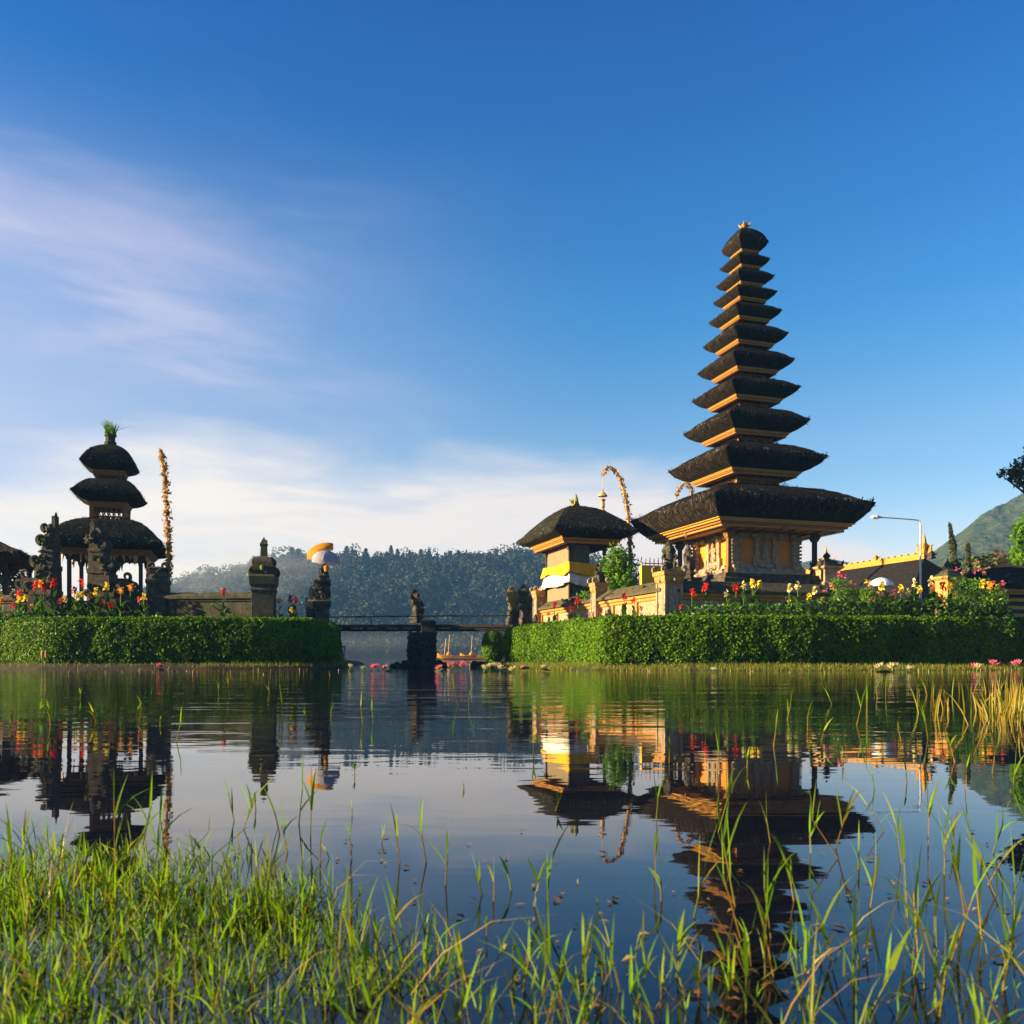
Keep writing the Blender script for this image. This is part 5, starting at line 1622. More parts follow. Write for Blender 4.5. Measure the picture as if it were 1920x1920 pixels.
def cypress(label, px, ytop, ybase, d, w_, bend=0.0, seed=0):
    x = gx(px, d); zt, zb_ = gz(ytop, d), .9
    h = zt - zb_
    root = thing('cypress_tree', label, 'tree', (x, d, zb_))
    n = 2200
    t_ = rng.random(n)
    rr = w_ * np.minimum(1.0, (1 - t_) * 2.4 + .12) * (.72 + .28 * np.sin(t_ * 31 + seed)) * np.sqrt(rng.random(n))
    a = rng.uniform(0, 2 * np.pi, n)
    P = np.stack([rr * np.cos(a) - bend * t_ ** 3, rr * np.sin(a), .3 + t_ * (h - .3)], 1)
    N = np.stack([np.cos(a), np.sin(a), np.full(n, .3)], 1)
    leaves('crown', P, N, np.full(n, .26), np.full(n, .09), M['cypress_leaf'], root, spread=.5)
    mb = MB(); mb.tube([(0, 0, -.3), (0, 0, h * .6), (-bend * .9, 0, h * .97)], [.12, .07, .01], 6); mb.build('trunk', M['bark'], root)
cypress('taller slim cypress with bent tip left of the mountain slope', 1793, 983, 1065, 46, .34, .35, 1)
cypress('shorter blunt cypress standing right of the slim bent one', 1815, 1019, 1070, 48, .38, 0, 4)
bgt = [(1835, 1046, 60, 1.6, 'olive_leaf', 'olive round tree just right of the shorter cypress'), (1852, 1036, 64, 1.9, 'tree_leaf', 'dark green tree between the cypresses and the reddish tree'),
       (1868, 1032, 66, 1.4, 'rust_leaf', 'reddish leaved tree above the black roof at the right edge'), (1884, 1040, 62, 1.5, 'olive_leaf', 'pale olive tree right of the reddish tree'),
       (1775, 1060, 70, 1.3, 'tree_leaf', 'small dark tree left of the taller cypress'), (1842, 1062, 58, 1.0, 'olive_leaf', 'low yellowish tree under the dark green tree')]
for px, yt, d, r, lm, lab in bgt:
    zt = gz(yt, d); x = gx(px, d)
    cl = [(random.uniform(-.6, .6) * r, random.uniform(-.4, .4) * r, zt - .9 - r * .5 - k * r * .55, r * random.uniform(.5, .8)) for k in range(4)]
    cl.append((0, 0, zt - .9 - r * .35, r * .55))
    tree(lab, (x, d, .9), max(1.0, zt - .9 - 1.6 * r), cl, 210, M[lm], .34, .2, .16, 'trees below the mountain')
d = 33.5
c = Vector((gx(8, d), d, .9)); cl = []
for px, py, r in ((6, 1052, .5), (22, 1058, .45), (32, 1048, .25), (14, 1076, .6), (30, 1078, .45), (40, 1092, .4), (4, 1100, .7), (25, 1104, .6), (-20, 1070, .9)):
    q = at(px, py, d + random.uniform(-.4, .4)) - c
    cl.append((q.x, q.y, q.z, r))
tree('loose olive tree with sky showing through left of the split gate', c.to_tuple(), 1.6, cl, 330, M['olive_leaf'], .17, .10, .12)

# low garden greenery behind the right hedge (uncountable foliage between the flowers)
n = 9000
px = rng.uniform(1255, 1900, n); dd = rng.uniform(24.9, 26.0, n)
top_ = np.interp(px, [1255, 1320, 1480, 1560, 1640, 1760, 1880, 1900], [1148, 1134, 1132, 1120, 1128, 1122, 1112, 1150])
k = rng.random(n) ** 1.4
zz = 1.0 + k * (CAMZ - (top_ - HOR) / FPX * dd - 1.0)
P = np.stack([(px - 960) / FPX * dd, dd, zz], 1)
o = leaves('undergrowth', P, np.tile([-.2, -.8, .5], (n, 1)), np.full(n, .15), np.full(n, .06), M['canna_leaf'], None, .8)
tag(o, 'tangled dark green undergrowth between the flowers behind the right hedge', 'undergrowth', kind='stuff')
n = 2600
px = rng.uniform(-40, 300, n); dd = rng.uniform(27.2, 28.1, n)
zz = 1.0 + rng.random(n) ** 1.5 * .85
P = np.stack([(px - 960) / FPX * dd, dd, zz], 1)
o = leaves('undergrowth', P, np.tile([-.2, -.8, .5], (n, 1)), np.full(n, .15), np.full(n, .06), M['canna_leaf'], None, .8)
tag(o, 'dark green undergrowth between the flowers behind the left hedge', 'undergrowth', kind='stuff')

# ================================================================== flowers
def petal_flower(r, col, n=9, seed=0, droop=.3):
    rr = np.random.default_rng(seed)
    P = rr.normal(0, r * .35, (n, 3)); P[:, 2] = np.abs(P[:, 2]) * 1.3
    N = P + np.array([0, -.2 * r, .1 * r]); N /= np.linalg.norm(N, axis=1, keepdims=True)
    return leaf_arrays(P, N, np.full(n, r * 1.5), np.full(n, r * 1.0), .35)

def canna_proto(h, leafm, flm, seed, nl=5, fsize=.11, cluster=14):
    """canna: upright stem, broad pointed leaves, ragged flower head"""
    random.seed(seed)
    root = thing('canna_plant', 'canna', 'flower', (0, 0, -50))
    mb = MB(); mb.tube([(0, 0, -.1), (.01, 0, h * .5), (0, .01, h)], [.018, .013, .008], 5); mb.build('stem', M['stem'], root)
    lm = MB()
    for k in range(nl):
        a = k * 2.4 + random.uniform(-.5, .5); z0 = h * (.04 + .13 * k); L_ = h * random.uniform(.40, .55) * (1 - .08 * k); w_ = L_ * random.uniform(.32, .42)
        d_ = Vector((math.cos(a), math.sin(a) * .8, 0)); s_ = Vector((-math.sin(a), math.cos(a), 0))
        row = []
        for j in range(6):
            t_ = j / 5
            c = d_ * (L_ * (.12 * t_ + .52 * t_ * t_)) + Vector((0, 0, z0 + L_ * (t_ * .95 - .22 * t_ * t_)))
            ww = w_ * math.sin(min(1, t_ * 1.05 + .06) * math.pi) ** .8 * .5 + .003
            row.append([c - s_ * ww + Vector((0, 0, ww * .35)), c, c + s_ * ww + Vector((0, 0, ww * .35))])
        lm.loft(row, False, False, closed=False)
    lm.build('leaves', leafm, root, smooth=True)
    rr = np.random.default_rng(seed)
    n = cluster
    P = np.stack([rr.normal(0, fsize * .42, n), rr.normal(0, fsize * .42, n), h + rr.uniform(-fsize * .9, fsize * .8, n)], 1)
    N = np.stack([P[:, 0], P[:, 1] - .04, np.full(n, .05)], 1); N /= np.linalg.norm(N, axis=1, keepdims=True)
    V, F = leaf_arrays(P, N, np.full(n, fsize * 1.15), np.full(n, fsize * .75), .5)
    np_mesh('flower_head', V, F, flm, root)
    return root
protos = {}
def canna(col, px, ytop, d, label, zg=1.0, leaf='canna_leaf', group='cannas'):
    h = gz(ytop, d) - zg
    hb = 'tall' if h > .8 else 'short'
    key = (col, hb, leaf)
    if key not in protos:
        hh = 1.0 if hb == 'tall' else .55
        protos[key] = (canna_proto(hh, M[leaf], M[col], hash(col) % 97 + (5 if hb == 'tall' else 9) if False else (len(protos) * 13 + 5), 6 if hb == 'tall' else 4, .088 if hb == 'tall' else .082), hh, [0])
    pr, hh, used = protos[key]
    if used[0] == 0: o = pr
    else: o = copy_tree(pr)
    used[0] += 1
    s = max(h, .25) / hh
    o.location = (gx(px, d), d, zg)
    o.scale = (min(max(s, .75), 1.15), min(max(s, .75), 1.15), s)
    o.rotation_euler = (0, 0, random.uniform(0, 6.28))
    tag(o, label, 'flower', group)
    return o

L_FL = [('red', 24, 1135, 'short red canna low beside the first yellow heads at the left edge'), ('red', 36, 1113, 'red canna left of the big red pair under the sheer gate half'), ('red', 67, 1096, 'large red canna head under the left gate half'),
        ('red', 83, 1101, 'red canna just right of the large red head under the left gate half'), ('red', 101, 1092, 'red canna tight against the sheer edge of the left gate half'), ('red', 153, 1093, 'red canna rising highest in the gap of the split gate'),
        ('crimson', 139, 1106, 'dark red canna low in the gap of the split gate'), ('red', 187, 1126, 'orange red canna low before the right gate half'), ('crimson', 223, 1126, 'dark red canna right of the right gate half'),
        ('red', 234, 1150, 'lowest red canna touching the hedge top near the stone wall'), ('crimson', 115, 1126, 'small dark red canna below the gate gap'), ('crimson', 262, 1124, 'dark red canna in front of the low stone wall'), ('crimson', 205, 1134, 'half hidden dark red canna below the yellow one at the right gate half'),
        ('orange', 2, 1125, 'orange canna cut by the left edge of the view'), ('yellow', 36, 1124, 'pale yellow canna beneath the first red heads'), ('yellow', 47, 1122, 'yellow canna left of the drooping one under the left gate half'), ('yellow', 60, 1138, 'drooping yellow canna below the large red head'),
        ('orange', 75, 1095, 'orange canna squeezed between the two big red heads'), ('yellow', 144, 1115, 'bright yellow canna left in the thick yellow cluster at the gate gap'), ('yellow', 153, 1117, 'yellow canna second in the thick yellow cluster at the gate gap'),
        ('orange', 168, 1116, 'orange yellow canna at the foot of the right gate half'), ('yellow', 180, 1109, 'clear yellow canna rising above the orange one at the right gate half'), ('yellow', 200, 1099, 'tallest yellow canna in front of the right gate half'),
        ('orange', 227, 1108, 'golden canna between the right gate half and the stone wall'), ('orange', 245, 1102, 'lone upright orange canna bud before the shrine post'), ('yellow', 212, 1133, 'low yellow canna with bare stem near the stone wall'), ('yellow', 140, 1128, 'low yellow canna under the cluster at the gate gap'),
        ('yellow', 270, 1119, 'last yellow canna of the left bed beside the dark wall'), ('yellow', 121, 1123, 'yellow canna standing in the lower left of the gate gap')]
for c, px, py, lab in L_FL:
    canna(c, px, py, 27.6 + random.uniform(-.35, .4), lab, group='cannas behind the left hedge')
canna('crimson', 418, 1109, 27.6, 'single red canna with grey green leaves against the stone wall', group='cannas behind the left hedge')
canna('orange', 524, 1125, 28.2, 'golden canna right of the spired pillar', leaf='bronze_leaf', group='cannas right of the spired pillar')
canna('crimson', 545, 1122, 28.3, 'dark leaved crimson canna between spired pillar and umbrella shrine', leaf='bronze_leaf', group='cannas right of the spired pillar')
canna('crimson', 553, 1125, 28.1, 'crimson canna closest to the umbrella shrine', leaf='bronze_leaf', group='cannas right of the spired pillar')
canna('yellow', 546, 1143, 27.9, 'low yellow canna under the crimson heads', leaf='bronze_leaf', group='cannas right of the spired pillar')
R_FL = [('red', 1298, 1110, 'slim red canna first right of the bend pier'), ('red', 1323, 1100, 'tall red canna with pointed head before the shaded wall'), ('red', 1380, 1103, 'red canna leaning beside the pale yellow pair'), ('crimson', 1277, 1138, 'small dark red canna at the foot of the bend pier'),
        ('cream', 1363, 1112, 'pale yellow canna left of the leaning red one'), ('cream', 1394, 1097, 'cream canna rising right of the leaning red one'), ('yellow', 1411, 1094, 'tall yellow canna left of the twin heads below the tower plinth'), ('yellow', 1424, 1097, 'yellow canna with double head below the tower plinth'),
        ('yellow', 1478, 1122, 'low yellow canna below the carved panel wall'), ('cream', 1480, 1102, 'thin cream canna above the low yellow one'), ('cream', 1496, 1098, 'tall cream canna at the right end of the tower plinth'), ('cream', 1527, 1107, 'cream canna near the small spired shrine'),
        ('yellow', 1517, 1119, 'pale yellow bud on a bare stem near the small spired shrine'), ('yellow', 1508, 1131, 'lowest yellow canna bud before the shaded wall'), ('yellow', 1542, 1125, 'yellow canna under the small spired shrine'), ('yellow', 1615, 1120, 'yellow round canna left of the white umbrella'),
        ('yellow', 1653, 1099, 'small yellow canna directly under the white umbrella'), ('yellow', 1689, 1104, 'yellow canna right of the white umbrella'), ('cream', 1703, 1109, 'cream canna between two yellow ones right of the white umbrella'), ('cream', 1714, 1093, 'cream canna left of the lamp pole'),
        ('yellow', 1724, 1106, 'big ragged yellow canna at the lamp pole'), ('red', 1750, 1102, 'bright red tulip-shaped canna right of the lamp pole'), ('red', 1768, 1098, 'red canna left of the orange brick shrine pillar'), ('red', 1763, 1124, 'low red canna below the red pair at the lamp pole'),
        ('orange', 1780, 1099, 'orange canna glowing in front of the brick shrine pillar'), ('yellow', 1842, 1095, 'yellow canna in the tall clump before the black roof'), ('orange', 1856, 1098, 'orange canna in the tall clump before the black roof'), ('yellow', 1871, 1102, 'yellow canna at the right end of the tall clump'), ('yellow', 1862, 1128, 'low yellow canna under the tall clump'), ('cream', 1746, 1089, 'cream canna high right of the lamp pole')]
for c, px, py, lab in R_FL:
    canna(c, px, py, 25.6 + random.uniform(-.4, .5), lab, group='cannas behind the right hedge')
W_FL = [('red', 1030, 1150, 32.0, 'red flower low at the far end of the enclosure wall'), ('red', 1040, 1134, 32.4, 'red flower against the sunlit wall end'), ('crimson', 1070, 1140, 30.0, 'dark red flower below the boarded pavilion'), ('red', 1083, 1126, 30.4, 'red flower before the sunlit wall below the shrub'),
        ('crimson', 1128, 1145, 28.0, 'dark red flower under the slender pier'), ('crimson', 1171, 1118, 27.4, 'tall dark red flower on the sunlit wall panel'), ('red', 1189, 1125, 27.0, 'red flower right of the tall dark one on the sunlit wall'), ('crimson', 1203, 1140, 26.6, 'low crimson flower nearest the bend pier on its sunlit side')]
for c, px, py, d, lab in W_FL:
    canna(c, px, py, d, lab, group='red cannas before the sunlit wall', leaf='canna_leaf')

# pink flower bushes: fine foliage and scattered round heads
def pink_bush(label, px, ytop, d, w_, heads):
    zg = 1.0; h = gz(ytop, d) - zg
    root = thing('pink_flower_bush', label, 'flower bush', (gx(px, d), d, zg), 0, 'pink flowering bushes')
    n = 800
    t_ = rng.random(n)
    rr = w_ * (.35 + .65 * np.sin(t_ * 2.4)) * np.sqrt(rng.random(n)); a = rng.uniform(0, 2 * np.pi, n)
    P = np.stack([rr * np.cos(a), rr * np.sin(a) * .7, t_ * h * .97], 1)
    leaves('foliage', P, np.stack([np.cos(a), np.sin(a) - .5, np.full(n, .4)], 1), np.full(n, .12), np.full(n, .028), M['shrub_leaf'], root, spread=.9)
    mb = MB()
    for k in range(7): mb.tube([(random.uniform(-.1, .1), 0, 0), (random.uniform(-.6, .6) * w_, random.uniform(-.2, .2), h * .8)], [.012, .005], 4)
    mb.build('stems', M['stem'], root)
    for (hx, hy, col, s) in heads:
        x = gx(hx, d) - gx(px, d); z = gz(hy, d) - zg
        nn = 16
        P = np.stack([x + rng.normal(0, s * .45, nn), -.12 + rng.normal(0, s * .3, nn), z + rng.normal(0, s * .33, nn)], 1)
        N = np.tile([0, -.6, .6], (nn, 1))
        leaves('flower_head', P, N, np.full(nn, s * .9), np.full(nn, s * .6), M[col], root, spread=.5)
    return root
pink_bush('tall bush crowned with one broad pink head right of the small spired shrine', 1573, 1082, 25.4, .30, [(1570, 1078, 'pink', .11), (1580, 1080, 'pink', .11), (1556, 1098, 'salmon', .09), (1561, 1104, 'orange', .06)])
pink_bush('pink and yellow flowering bush left of the white umbrella', 1597, 1100, 25.6, .28, [(1592, 1093, 'yellow', .08), (1601, 1096, 'pink', .08), (1545, 1107, 'salmon', .07)])
pink_bush('bush with a pink and a yellow head together beneath the white umbrella', 1628, 1100, 25.3, .30, [(1625, 1093, 'yellow', .10), (1629, 1098, 'pink', .09), (1642, 1112, 'salmon', .06), (1652, 1116, 'pink', .06), (1626, 1124, 'salmon', .08)])
pink_bush('low bush with salmon pink heads right of the white umbrella', 1670, 1114, 25.5, .28, [(1673, 1109, 'pink', .09), (1670, 1118, 'salmon', .10), (1698, 1139, 'salmon', .06), (1715, 1143, 'pink', .07)])
pink_bush('bush with small magenta heads at the orange brick shrine pillar', 1800, 1080, 25.7, .42, [(1790, 1068, 'pink', .07), (1803, 1073, 'salmon', .08), (1822, 1074, 'pink', .06), (1765, 1085, 'salmon', .08)])
pink_bush('high bush with pink heads crossing the black roof at the right', 1838, 1082, 25.9, .40, [(1834, 1070, 'pink', .08), (1842, 1077, 'salmon', .09), (1858, 1092, 'pink', .07), (1846, 1097, 'pink', .06)])
pink_bush('rightmost pink bush before the orange pavilion', 1872, 1100, 25.5, .30, [(1877, 1094, 'pink', .10), (1866, 1100, 'pink', .07), (1880, 1108, 'salmon', .07)])
# grey green agave-like rosettes before the left wall
for px, lab in ((405, 'spiky grey green plant under the single red canna'), (440, 'small spiky plant with a bare pale stalk near the spired pillar'), (330, 'upright pale shoot in front of the dark stone wall')):
    d = 27.7
    root = thing('spiky_plant', lab, 'plant', (gx(px, d), d, 1.0))
    n = 16 if px != 330 else 5
    blades('leaves', np.zeros((n, 3)) + rng.normal(0, .05, (n, 3)) * [1, 1, 0], rng.uniform(.6, .95, n), np.full(n, .05), .45 if px != 330 else .1, M['canna_leaf'], 3, root)
M['hosta'] = M['canna_leaf']

# ------------------------------------------------------------------ water lilies
def lily_proto(mat, seed, closed=False):
    rr = np.random.default_rng(seed)
    root = thing('water_lily', 'lily', 'water lily', (0, 0, -50))
    V = []; F = []
    mb = MB()
    for ring, (n, L_, el, w_) in enumerate(((9, .15, .55 if not closed else 1.15, .05), (7, .13, .95 if not closed else 1.3, .045), (5, .10, 1.25, .035))):
        for k in range(n):
            a = 2 * math.pi * (k + .5 * ring) / n + rr.uniform(-.1, .1)
            e = el + rr.uniform(-.12, .12)
            d_ = Vector((math.cos(a) * math.cos(e), math.sin(a) * math.cos(e), math.sin(e)))
            s_ = Vector((-math.sin(a), math.cos(a), 0))
            up = s_.cross(d_) * -1
            b0 = Vector((0, 0, .05))
            m1 = b0 + d_ * L_ * .5 + up * -.012
            tip = b0 + d_ * L_ + up * .02
            mb.add([b0, m1 + s_ * w_ * .5, tip, m1 - s_ * w_ * .5], [(0, 1, 2, 3)])
    mb.build('petals', mat, root)
    mb = MB(); mb.tube([(0, 0, -.15), (0, 0, .06)], .012, 5); mb.build('stem', M['stem'], root)
    mb = MB()
    n = 14
    mb.add([(0, 0, .006)] + [(.14 * math.cos(.3 + 5.7 * k / n) - .12, .14 * math.sin(.3 + 5.7 * k / n) - .1, .006 + .004 * (k % 2)) for k in range(n + 1)], [(0, k + 1, k + 2) for k in range(n)])
    mb.build('leaf_pad', M['pad'], root)
    return root
LP = {}
LIL = [('lotus_pink', 298, 1250, 1.0, 'single pink water lily standing before the dark left hedge'), ('lotus_white', 656, 1250, .8, 'pale water lily first right of the left hedge end'), ('lotus_white', 680, 1258, .8, 'low white bud left of the pink pair near the rubble pier'),
       ('lotus_pink', 702, 1257, 1.2, 'larger pink water lily of the pair left of the rubble pier'), ('lotus_pink', 721, 1256, 1.0, 'smaller pink water lily of the pair left of the rubble pier'), ('lotus_pink', 825, 1256, 1.0, 'pink water lily first right of the rubble pier'),
       ('lotus_pink', 849, 1249, 1.1, 'dark pink water lily in front of the moored boats'), ('lotus_pink', 867, 1250, 1.2, 'light pink water lily right of the dark pink one by the boats'), ('lotus_white', 908, 1255, 1.0, 'leftmost cream lily of the cluster by the low dark stones'),
       ('lotus_white', 919, 1251, 1.1, 'upright cream lily second in the cluster by the low dark stones'), ('lotus_white', 929, 1251, 1.2, 'broad cream lily in the middle of the cluster'), ('lotus_white', 938, 1255, 1.0, 'cream lily at the right end of the cluster'), ('lotus_white', 962, 1260, 1.0, 'lone cream lily between the cluster and the pink bud'),
       ('lotus_pink', 981, 1252, .8, 'closed pink lily bud under the dark hedge'), ('lotus_white', 1019, 1253, .9, 'cream lily near the sunlit grass bank'), ('lotus_white', 1337, 1256, .7, 'tiny white lily under the middle of the long sunlit hedge'), ('lotus_white', 1651, 1253, 1.2, 'white lily at the left of the floating white pair'),
       ('lotus_white', 1674, 1254, 1.3, 'flat white lily in the middle of the floating white group'), ('lotus_white', 1704, 1255, .9, 'small flat white lily at the right of the white group'), ('lotus_pink', 1825, 1251, 1.1, 'pink lily touching the yellow one before the right sedge'), ('lotus_white', 1832, 1252, 1.1, 'yellowish white lily beside the pink one before the right sedge'),
       ('lotus_pink', 1861, 1247, 1.3, 'wide open pink lily above the right sedge'), ('lotus_pink', 1875, 1250, 1.0, 'pale pink lily just right of the wide open one'), ('lotus_pink', 1907, 1247, 1.3, 'pink lily at the right edge of the view')]
for col, px, py, s, lab in LIL:
    if col not in LP: LP[col] = [lily_proto(M[col], len(LP)), 0]
    o = LP[col][0] if LP[col][1] == 0 else copy_tree(LP[col][0])
    LP[col][1] += 1
    wl_y = max(py + 6, 1255)
    d = 640.0 / (wl_y - HOR)
    d = min(max(d, 20), 24.5)
    if 640 < px < 900: d = 22.5
    o.location = (gx(px, d), d, max(0.0, gz(py + 4, d)))
    o.scale = (s * 1.05, s * 1.05, s * 1.05)
    o.rotation_euler = (random.uniform(-.3, .3), random.uniform(-.3, .3), random.uniform(0, 6))
    tag(o, lab, 'water lily', 'water lilies along the banks')

# ------------------------------------------------------------------ boats and far shore bits
def boat(label, px, d, col, rz):
    root = thing('outrigger_boat', label, 'boat', (gx(px, d), d, 0), rz, 'boats on the far water')
    mb = MB()
    rings = []
    for x, w_, zb_, zt_ in ((-2.3, .05, .25, .85), (-1.6, .38, .0, .5), (0, .5, -.08, .42), (1.6, .38, .0, .5), (2.3, .05, .25, .8)):
        rings.append([(x, -w_, zt_), (x, -w_ * .7, (zb_ + zt_) / 2 - .05), (x, 0, zb_), (x, w_ * .7, (zb_ + zt_) / 2 - .05), (x, w_, zt_), (x, w_ * .8, zt_ - .05), (x, 0, zb_ + .12), (x, -w_ * .8, zt_ - .05)])
    mb.loft(rings)
    mb.build('hull', M[col], root, smooth=True)
    mb = MB()
    mb.tube([(-.6, -1.1, .42), (-.6, 1.1, .42)], .04, 5); mb.tube([(.8, -1.1, .42), (.8, 1.1, .42)], .04, 5)
    mb.tube([(-1.6, -1.1, .12), (1.8, -1.1, .12)], .07, 6); mb.tube([(-1.6, 1.1, .12), (1.8, 1.1, .12)], .07, 6)
    mb.build('outrigger', M['bamboo'], root)
    mb = MB(); mb.tube([(-1.0, 0, .1), (-.8, 0, 2.9)], .04, 5); mb.build('mast', M['bamboo'], root)
    mb = MB(); mb.ball((-.9, 0, .55), (.32, .3, .36), 10, 7, .12); mb.build('bundled_load', M['terracotta'], root)
    return root
boat('small yellow boat with a leaning mast right of the rubble pier', 856, 100, 'orange', .15)
boat('yellow boat half hidden behind the round green bush', 898, 104, 'orange', .1)
for px, d, lab in ((832, 108, 'thin pole stuck in the far water left of the yellow boat'),):
    root = thing('mooring_pole', lab, 'pole', (gx(px, d), d, 0))
    mb = MB(); mb.tube([(0, 0, -.5), (.3, 0, 2.6)], .06, 5); mb.build('shaft', M['bamboo'], root)
d = 31.5
root = thing('curved_post', 'thin pink-topped hooked post in the water right of the left hedge', 'post', (gx(645, d), d, 0))
mb = MB(); mb.tube([(0, 0, -.3), (.01, 0, .42), (.03, 0, .60)], [.022, .02, .018], 6); mb.build('shaft', M['bamboo'], root)
mb = MB(); mb.tube([(.03, 0, .60), (.03, 0, .70), (.0, 0, .76), (-.05, 0, .74), (-.06, 0, .68)], [.025, .03, .03, .025, .02], 6); mb.build('hook', M['salmon_paint'] if 'salmon_paint' in M else M['redpaint'], root)
for px, py, lab in ((888, 1191, 'leftmost of the small white houses low on the far hill'), (899, 1190, 'middle white house low on the far hill'), (905, 1191, 'white house low on the far hill next to the round bush')):
    d = 272.0
    while d < 400 and hill_h((px - 960) / FPX, d) < gz(py + 2, d): d += 1.0
    x = gx(px, d); z = gz(py + 1, d) + 1.2
    root = thing('far_house', lab, 'house', (x, d, z), .2, 'houses on the far shore')
    mb = MB(); mb.box(0, 0, -1.5, 1.3, 1.3, 2.2); mb.build('wall', M['white_cloth'], root)
    mb = MB(); mb.stack([(.85, .85, .702), (.2, .2, 1.2)]); mb.build('roof', M['terracotta'], root)

# pale leaves sticking up at the far left waterline
root = thing('lotus_stalk', 'two withered yellow lotus leaves on a stalk before the left hedge', 'plant', (gx(79, 24.9), 24.9, 0), 0)
mb = MB(); mb.tube([(0, 0, -.1), (.0, 0, .40)], [.014, .010], 5); mb.tube([(.01, 0, .30), (.10, 0, .46)], [.010, .008], 5); mb.build('stalk', M['straw'], root)
mb = MB(); mb.ball((0, 0, .45), (.045, .02, .12), 8, 6, .1); mb.ball((.12, 0, .44), (.055, .02, .11), 8, 6, .1); mb.build('leaves', M['orange_leaf'] if 'orange_leaf' in M else M['dryleaf'], root)

# ================================================================== water plants
def water_pt(px, py):
    d = CAMZ * FPX / (py - HOR)
    return (gx(px, d), d, -0.005)

def reed_field(name, label, pts, hts, wid, stem_w, seed, leafm, stemm, nblade=3, lean=.35):
    """water-grass shoots: a leaning jointed stem with two to four blades forking off it"""
    pts = np.asarray(pts); n = len(pts)
    hts = np.asarray(hts)
    az = rng.uniform(0, 2 * np.pi, n); ln = np.abs(rng.normal(0, lean * .6, n))
    tip = pts + np.stack([np.cos(az) * ln * hts, np.sin(az) * ln * hts, hts * .55 * np.ones(n)], 1)
    # stems as crossed strips
    VS, FS = [], []
    b = rng.uniform(0, np.pi, n)
    for extra in (0, np.pi / 2):
        sv = np.stack([np.cos(b + extra), np.sin(b + extra), np.zeros(n)], 1) * (stem_w * .5)[:, None]
        V = np.stack([pts - sv, pts + sv, tip + sv * .7, tip - sv * .7], 1).reshape(-1, 3)
        FS.append(np.arange(n * 4).reshape(n, 4) + sum(len(v) for v in VS)); VS.append(V)
    root = np_mesh(name, np.vstack(VS), np.vstack(FS), stemm)
    tag(root, label, 'grass', kind='stuff')
    # blades
    B, H_, A, LN, W_ = [], [], [], [], []
    for j in range(nblade):
        t_ = rng.uniform(.35, 1.0, n) if j else np.ones(n)
        keep = rng.random(n) < (1.0 if j < 2 else .6)
        base_ = pts + (tip - pts) * t_[:, None]
        B.append(base_[keep]); H_.append((hts * rng.uniform(.38, .72, n))[keep])
        A.append((az + rng.normal(0, 1.7, n) if j else az + rng.normal(0, .4, n))[keep])
        LN.append((np.abs(rng.normal(.48 if j else .14, .32, n)))[keep]); W_.append((wid * rng.uniform(.7, 1.2, n))[keep])
    o = blades('blade', np.vstack(B), np.concatenate(H_), np.concatenate(W_), np.concatenate(LN), leafm, 4, root, .35, np.concatenate(A))
    o['kind'] = 'stuff'
    return root

# foreground: dense at the lower left, thinning to the right
pts, hts = [], []
def dens(px, py):
    # chance of a shoot rooted at this picture position on the water
    edge = np.interp(px, [-400, 0, 250, 480, 620, 760, 1000, 1300, 1700, 2400], [1625, 1600, 1580, 1600, 1665, 1725, 1765, 1765, 1750, 1720])
    f = np.clip((py - edge) / 90.0, 0, 1)
    left = np.interp(px, [0, 450, 640, 900, 1300, 2000], [0.80, 0.76, .66, .62, .56, .58])
    pat = np.array([noise.noise(Vector((a * .006, b_ * .012, 2.0))) for a, b_ in zip(px, py)])
    return f * left * np.clip(.72 + 1.1 * pat, .12, 1.2)
N_TRY = 16000
dd = 1.0 / rng.uniform(1 / 2.3, 1 / .50, N_TRY)
dd = np.sqrt(rng.uniform(.50 ** 2, 2.2 ** 2, N_TRY))
py = HOR + CAMZ * FPX / dd
px = rng.uniform(-500, 2420, N_TRY)
keep = rng.random(N_TRY) < dens(px, py) * .34 * np.clip(dd / 1.0, .55, 1.35)
px, py, dd = px[keep], py[keep], dd[keep]
pts = np.stack([(px - 960) / FPX * dd, dd, np.full(len(dd), -.005)], 1)
hts = rng.uniform(.03, .10, len(dd)) * (.75 + .5 * rng.random(len(dd)) ** 3) * np.where(px < 620, 1.0, 1.15)
reed_field('water_grass', 'thick tangle of green water grass growing at the near edge of the lake', pts, hts, np.full(len(dd), .0030), np.full(len(dd), .0020), 1, M['grass'], M['grass_stem'], 3, .55)
# short matted growth low in the dense patch
k = px < 760
bp = np.repeat(pts[k], 7, axis=0) + rng.normal(0, .030, (k.sum() * 7, 3)) * [1, 1, 0]
o = blades('water_grass_mat', bp, rng.uniform(.02, .06, len(bp)), np.full(len(bp), .0026), .9, M['grass'], 3)
tag(o, 'low matted grass between the taller shoots at the lower left', 'grass', kind='stuff')
# broken straw lying slantwise through the growth
n = 520
dd_ = np.sqrt(rng.uniform(.52 ** 2, 1.7 ** 2, n)); px_ = rng.uniform(-300, 2200, n)
kk = rng.random(n) < dens(px_, HOR + CAMZ * FPX / dd_) * 1.1
dd_, px_ = dd_[kk], px_[kk]; n = len(dd_)
bp = np.stack([(px_ - 960) / FPX * dd_, dd_, rng.uniform(-.005, .03, n)], 1)
o = blades('fallen_straw', bp, rng.uniform(.06, .16, n), np.full(n, .0026), rng.uniform(.75, 1.25, n), M['grass_stem'], 3)
tag(o, 'bent and fallen straw stems lying among the near water grass', 'straw', kind='stuff')
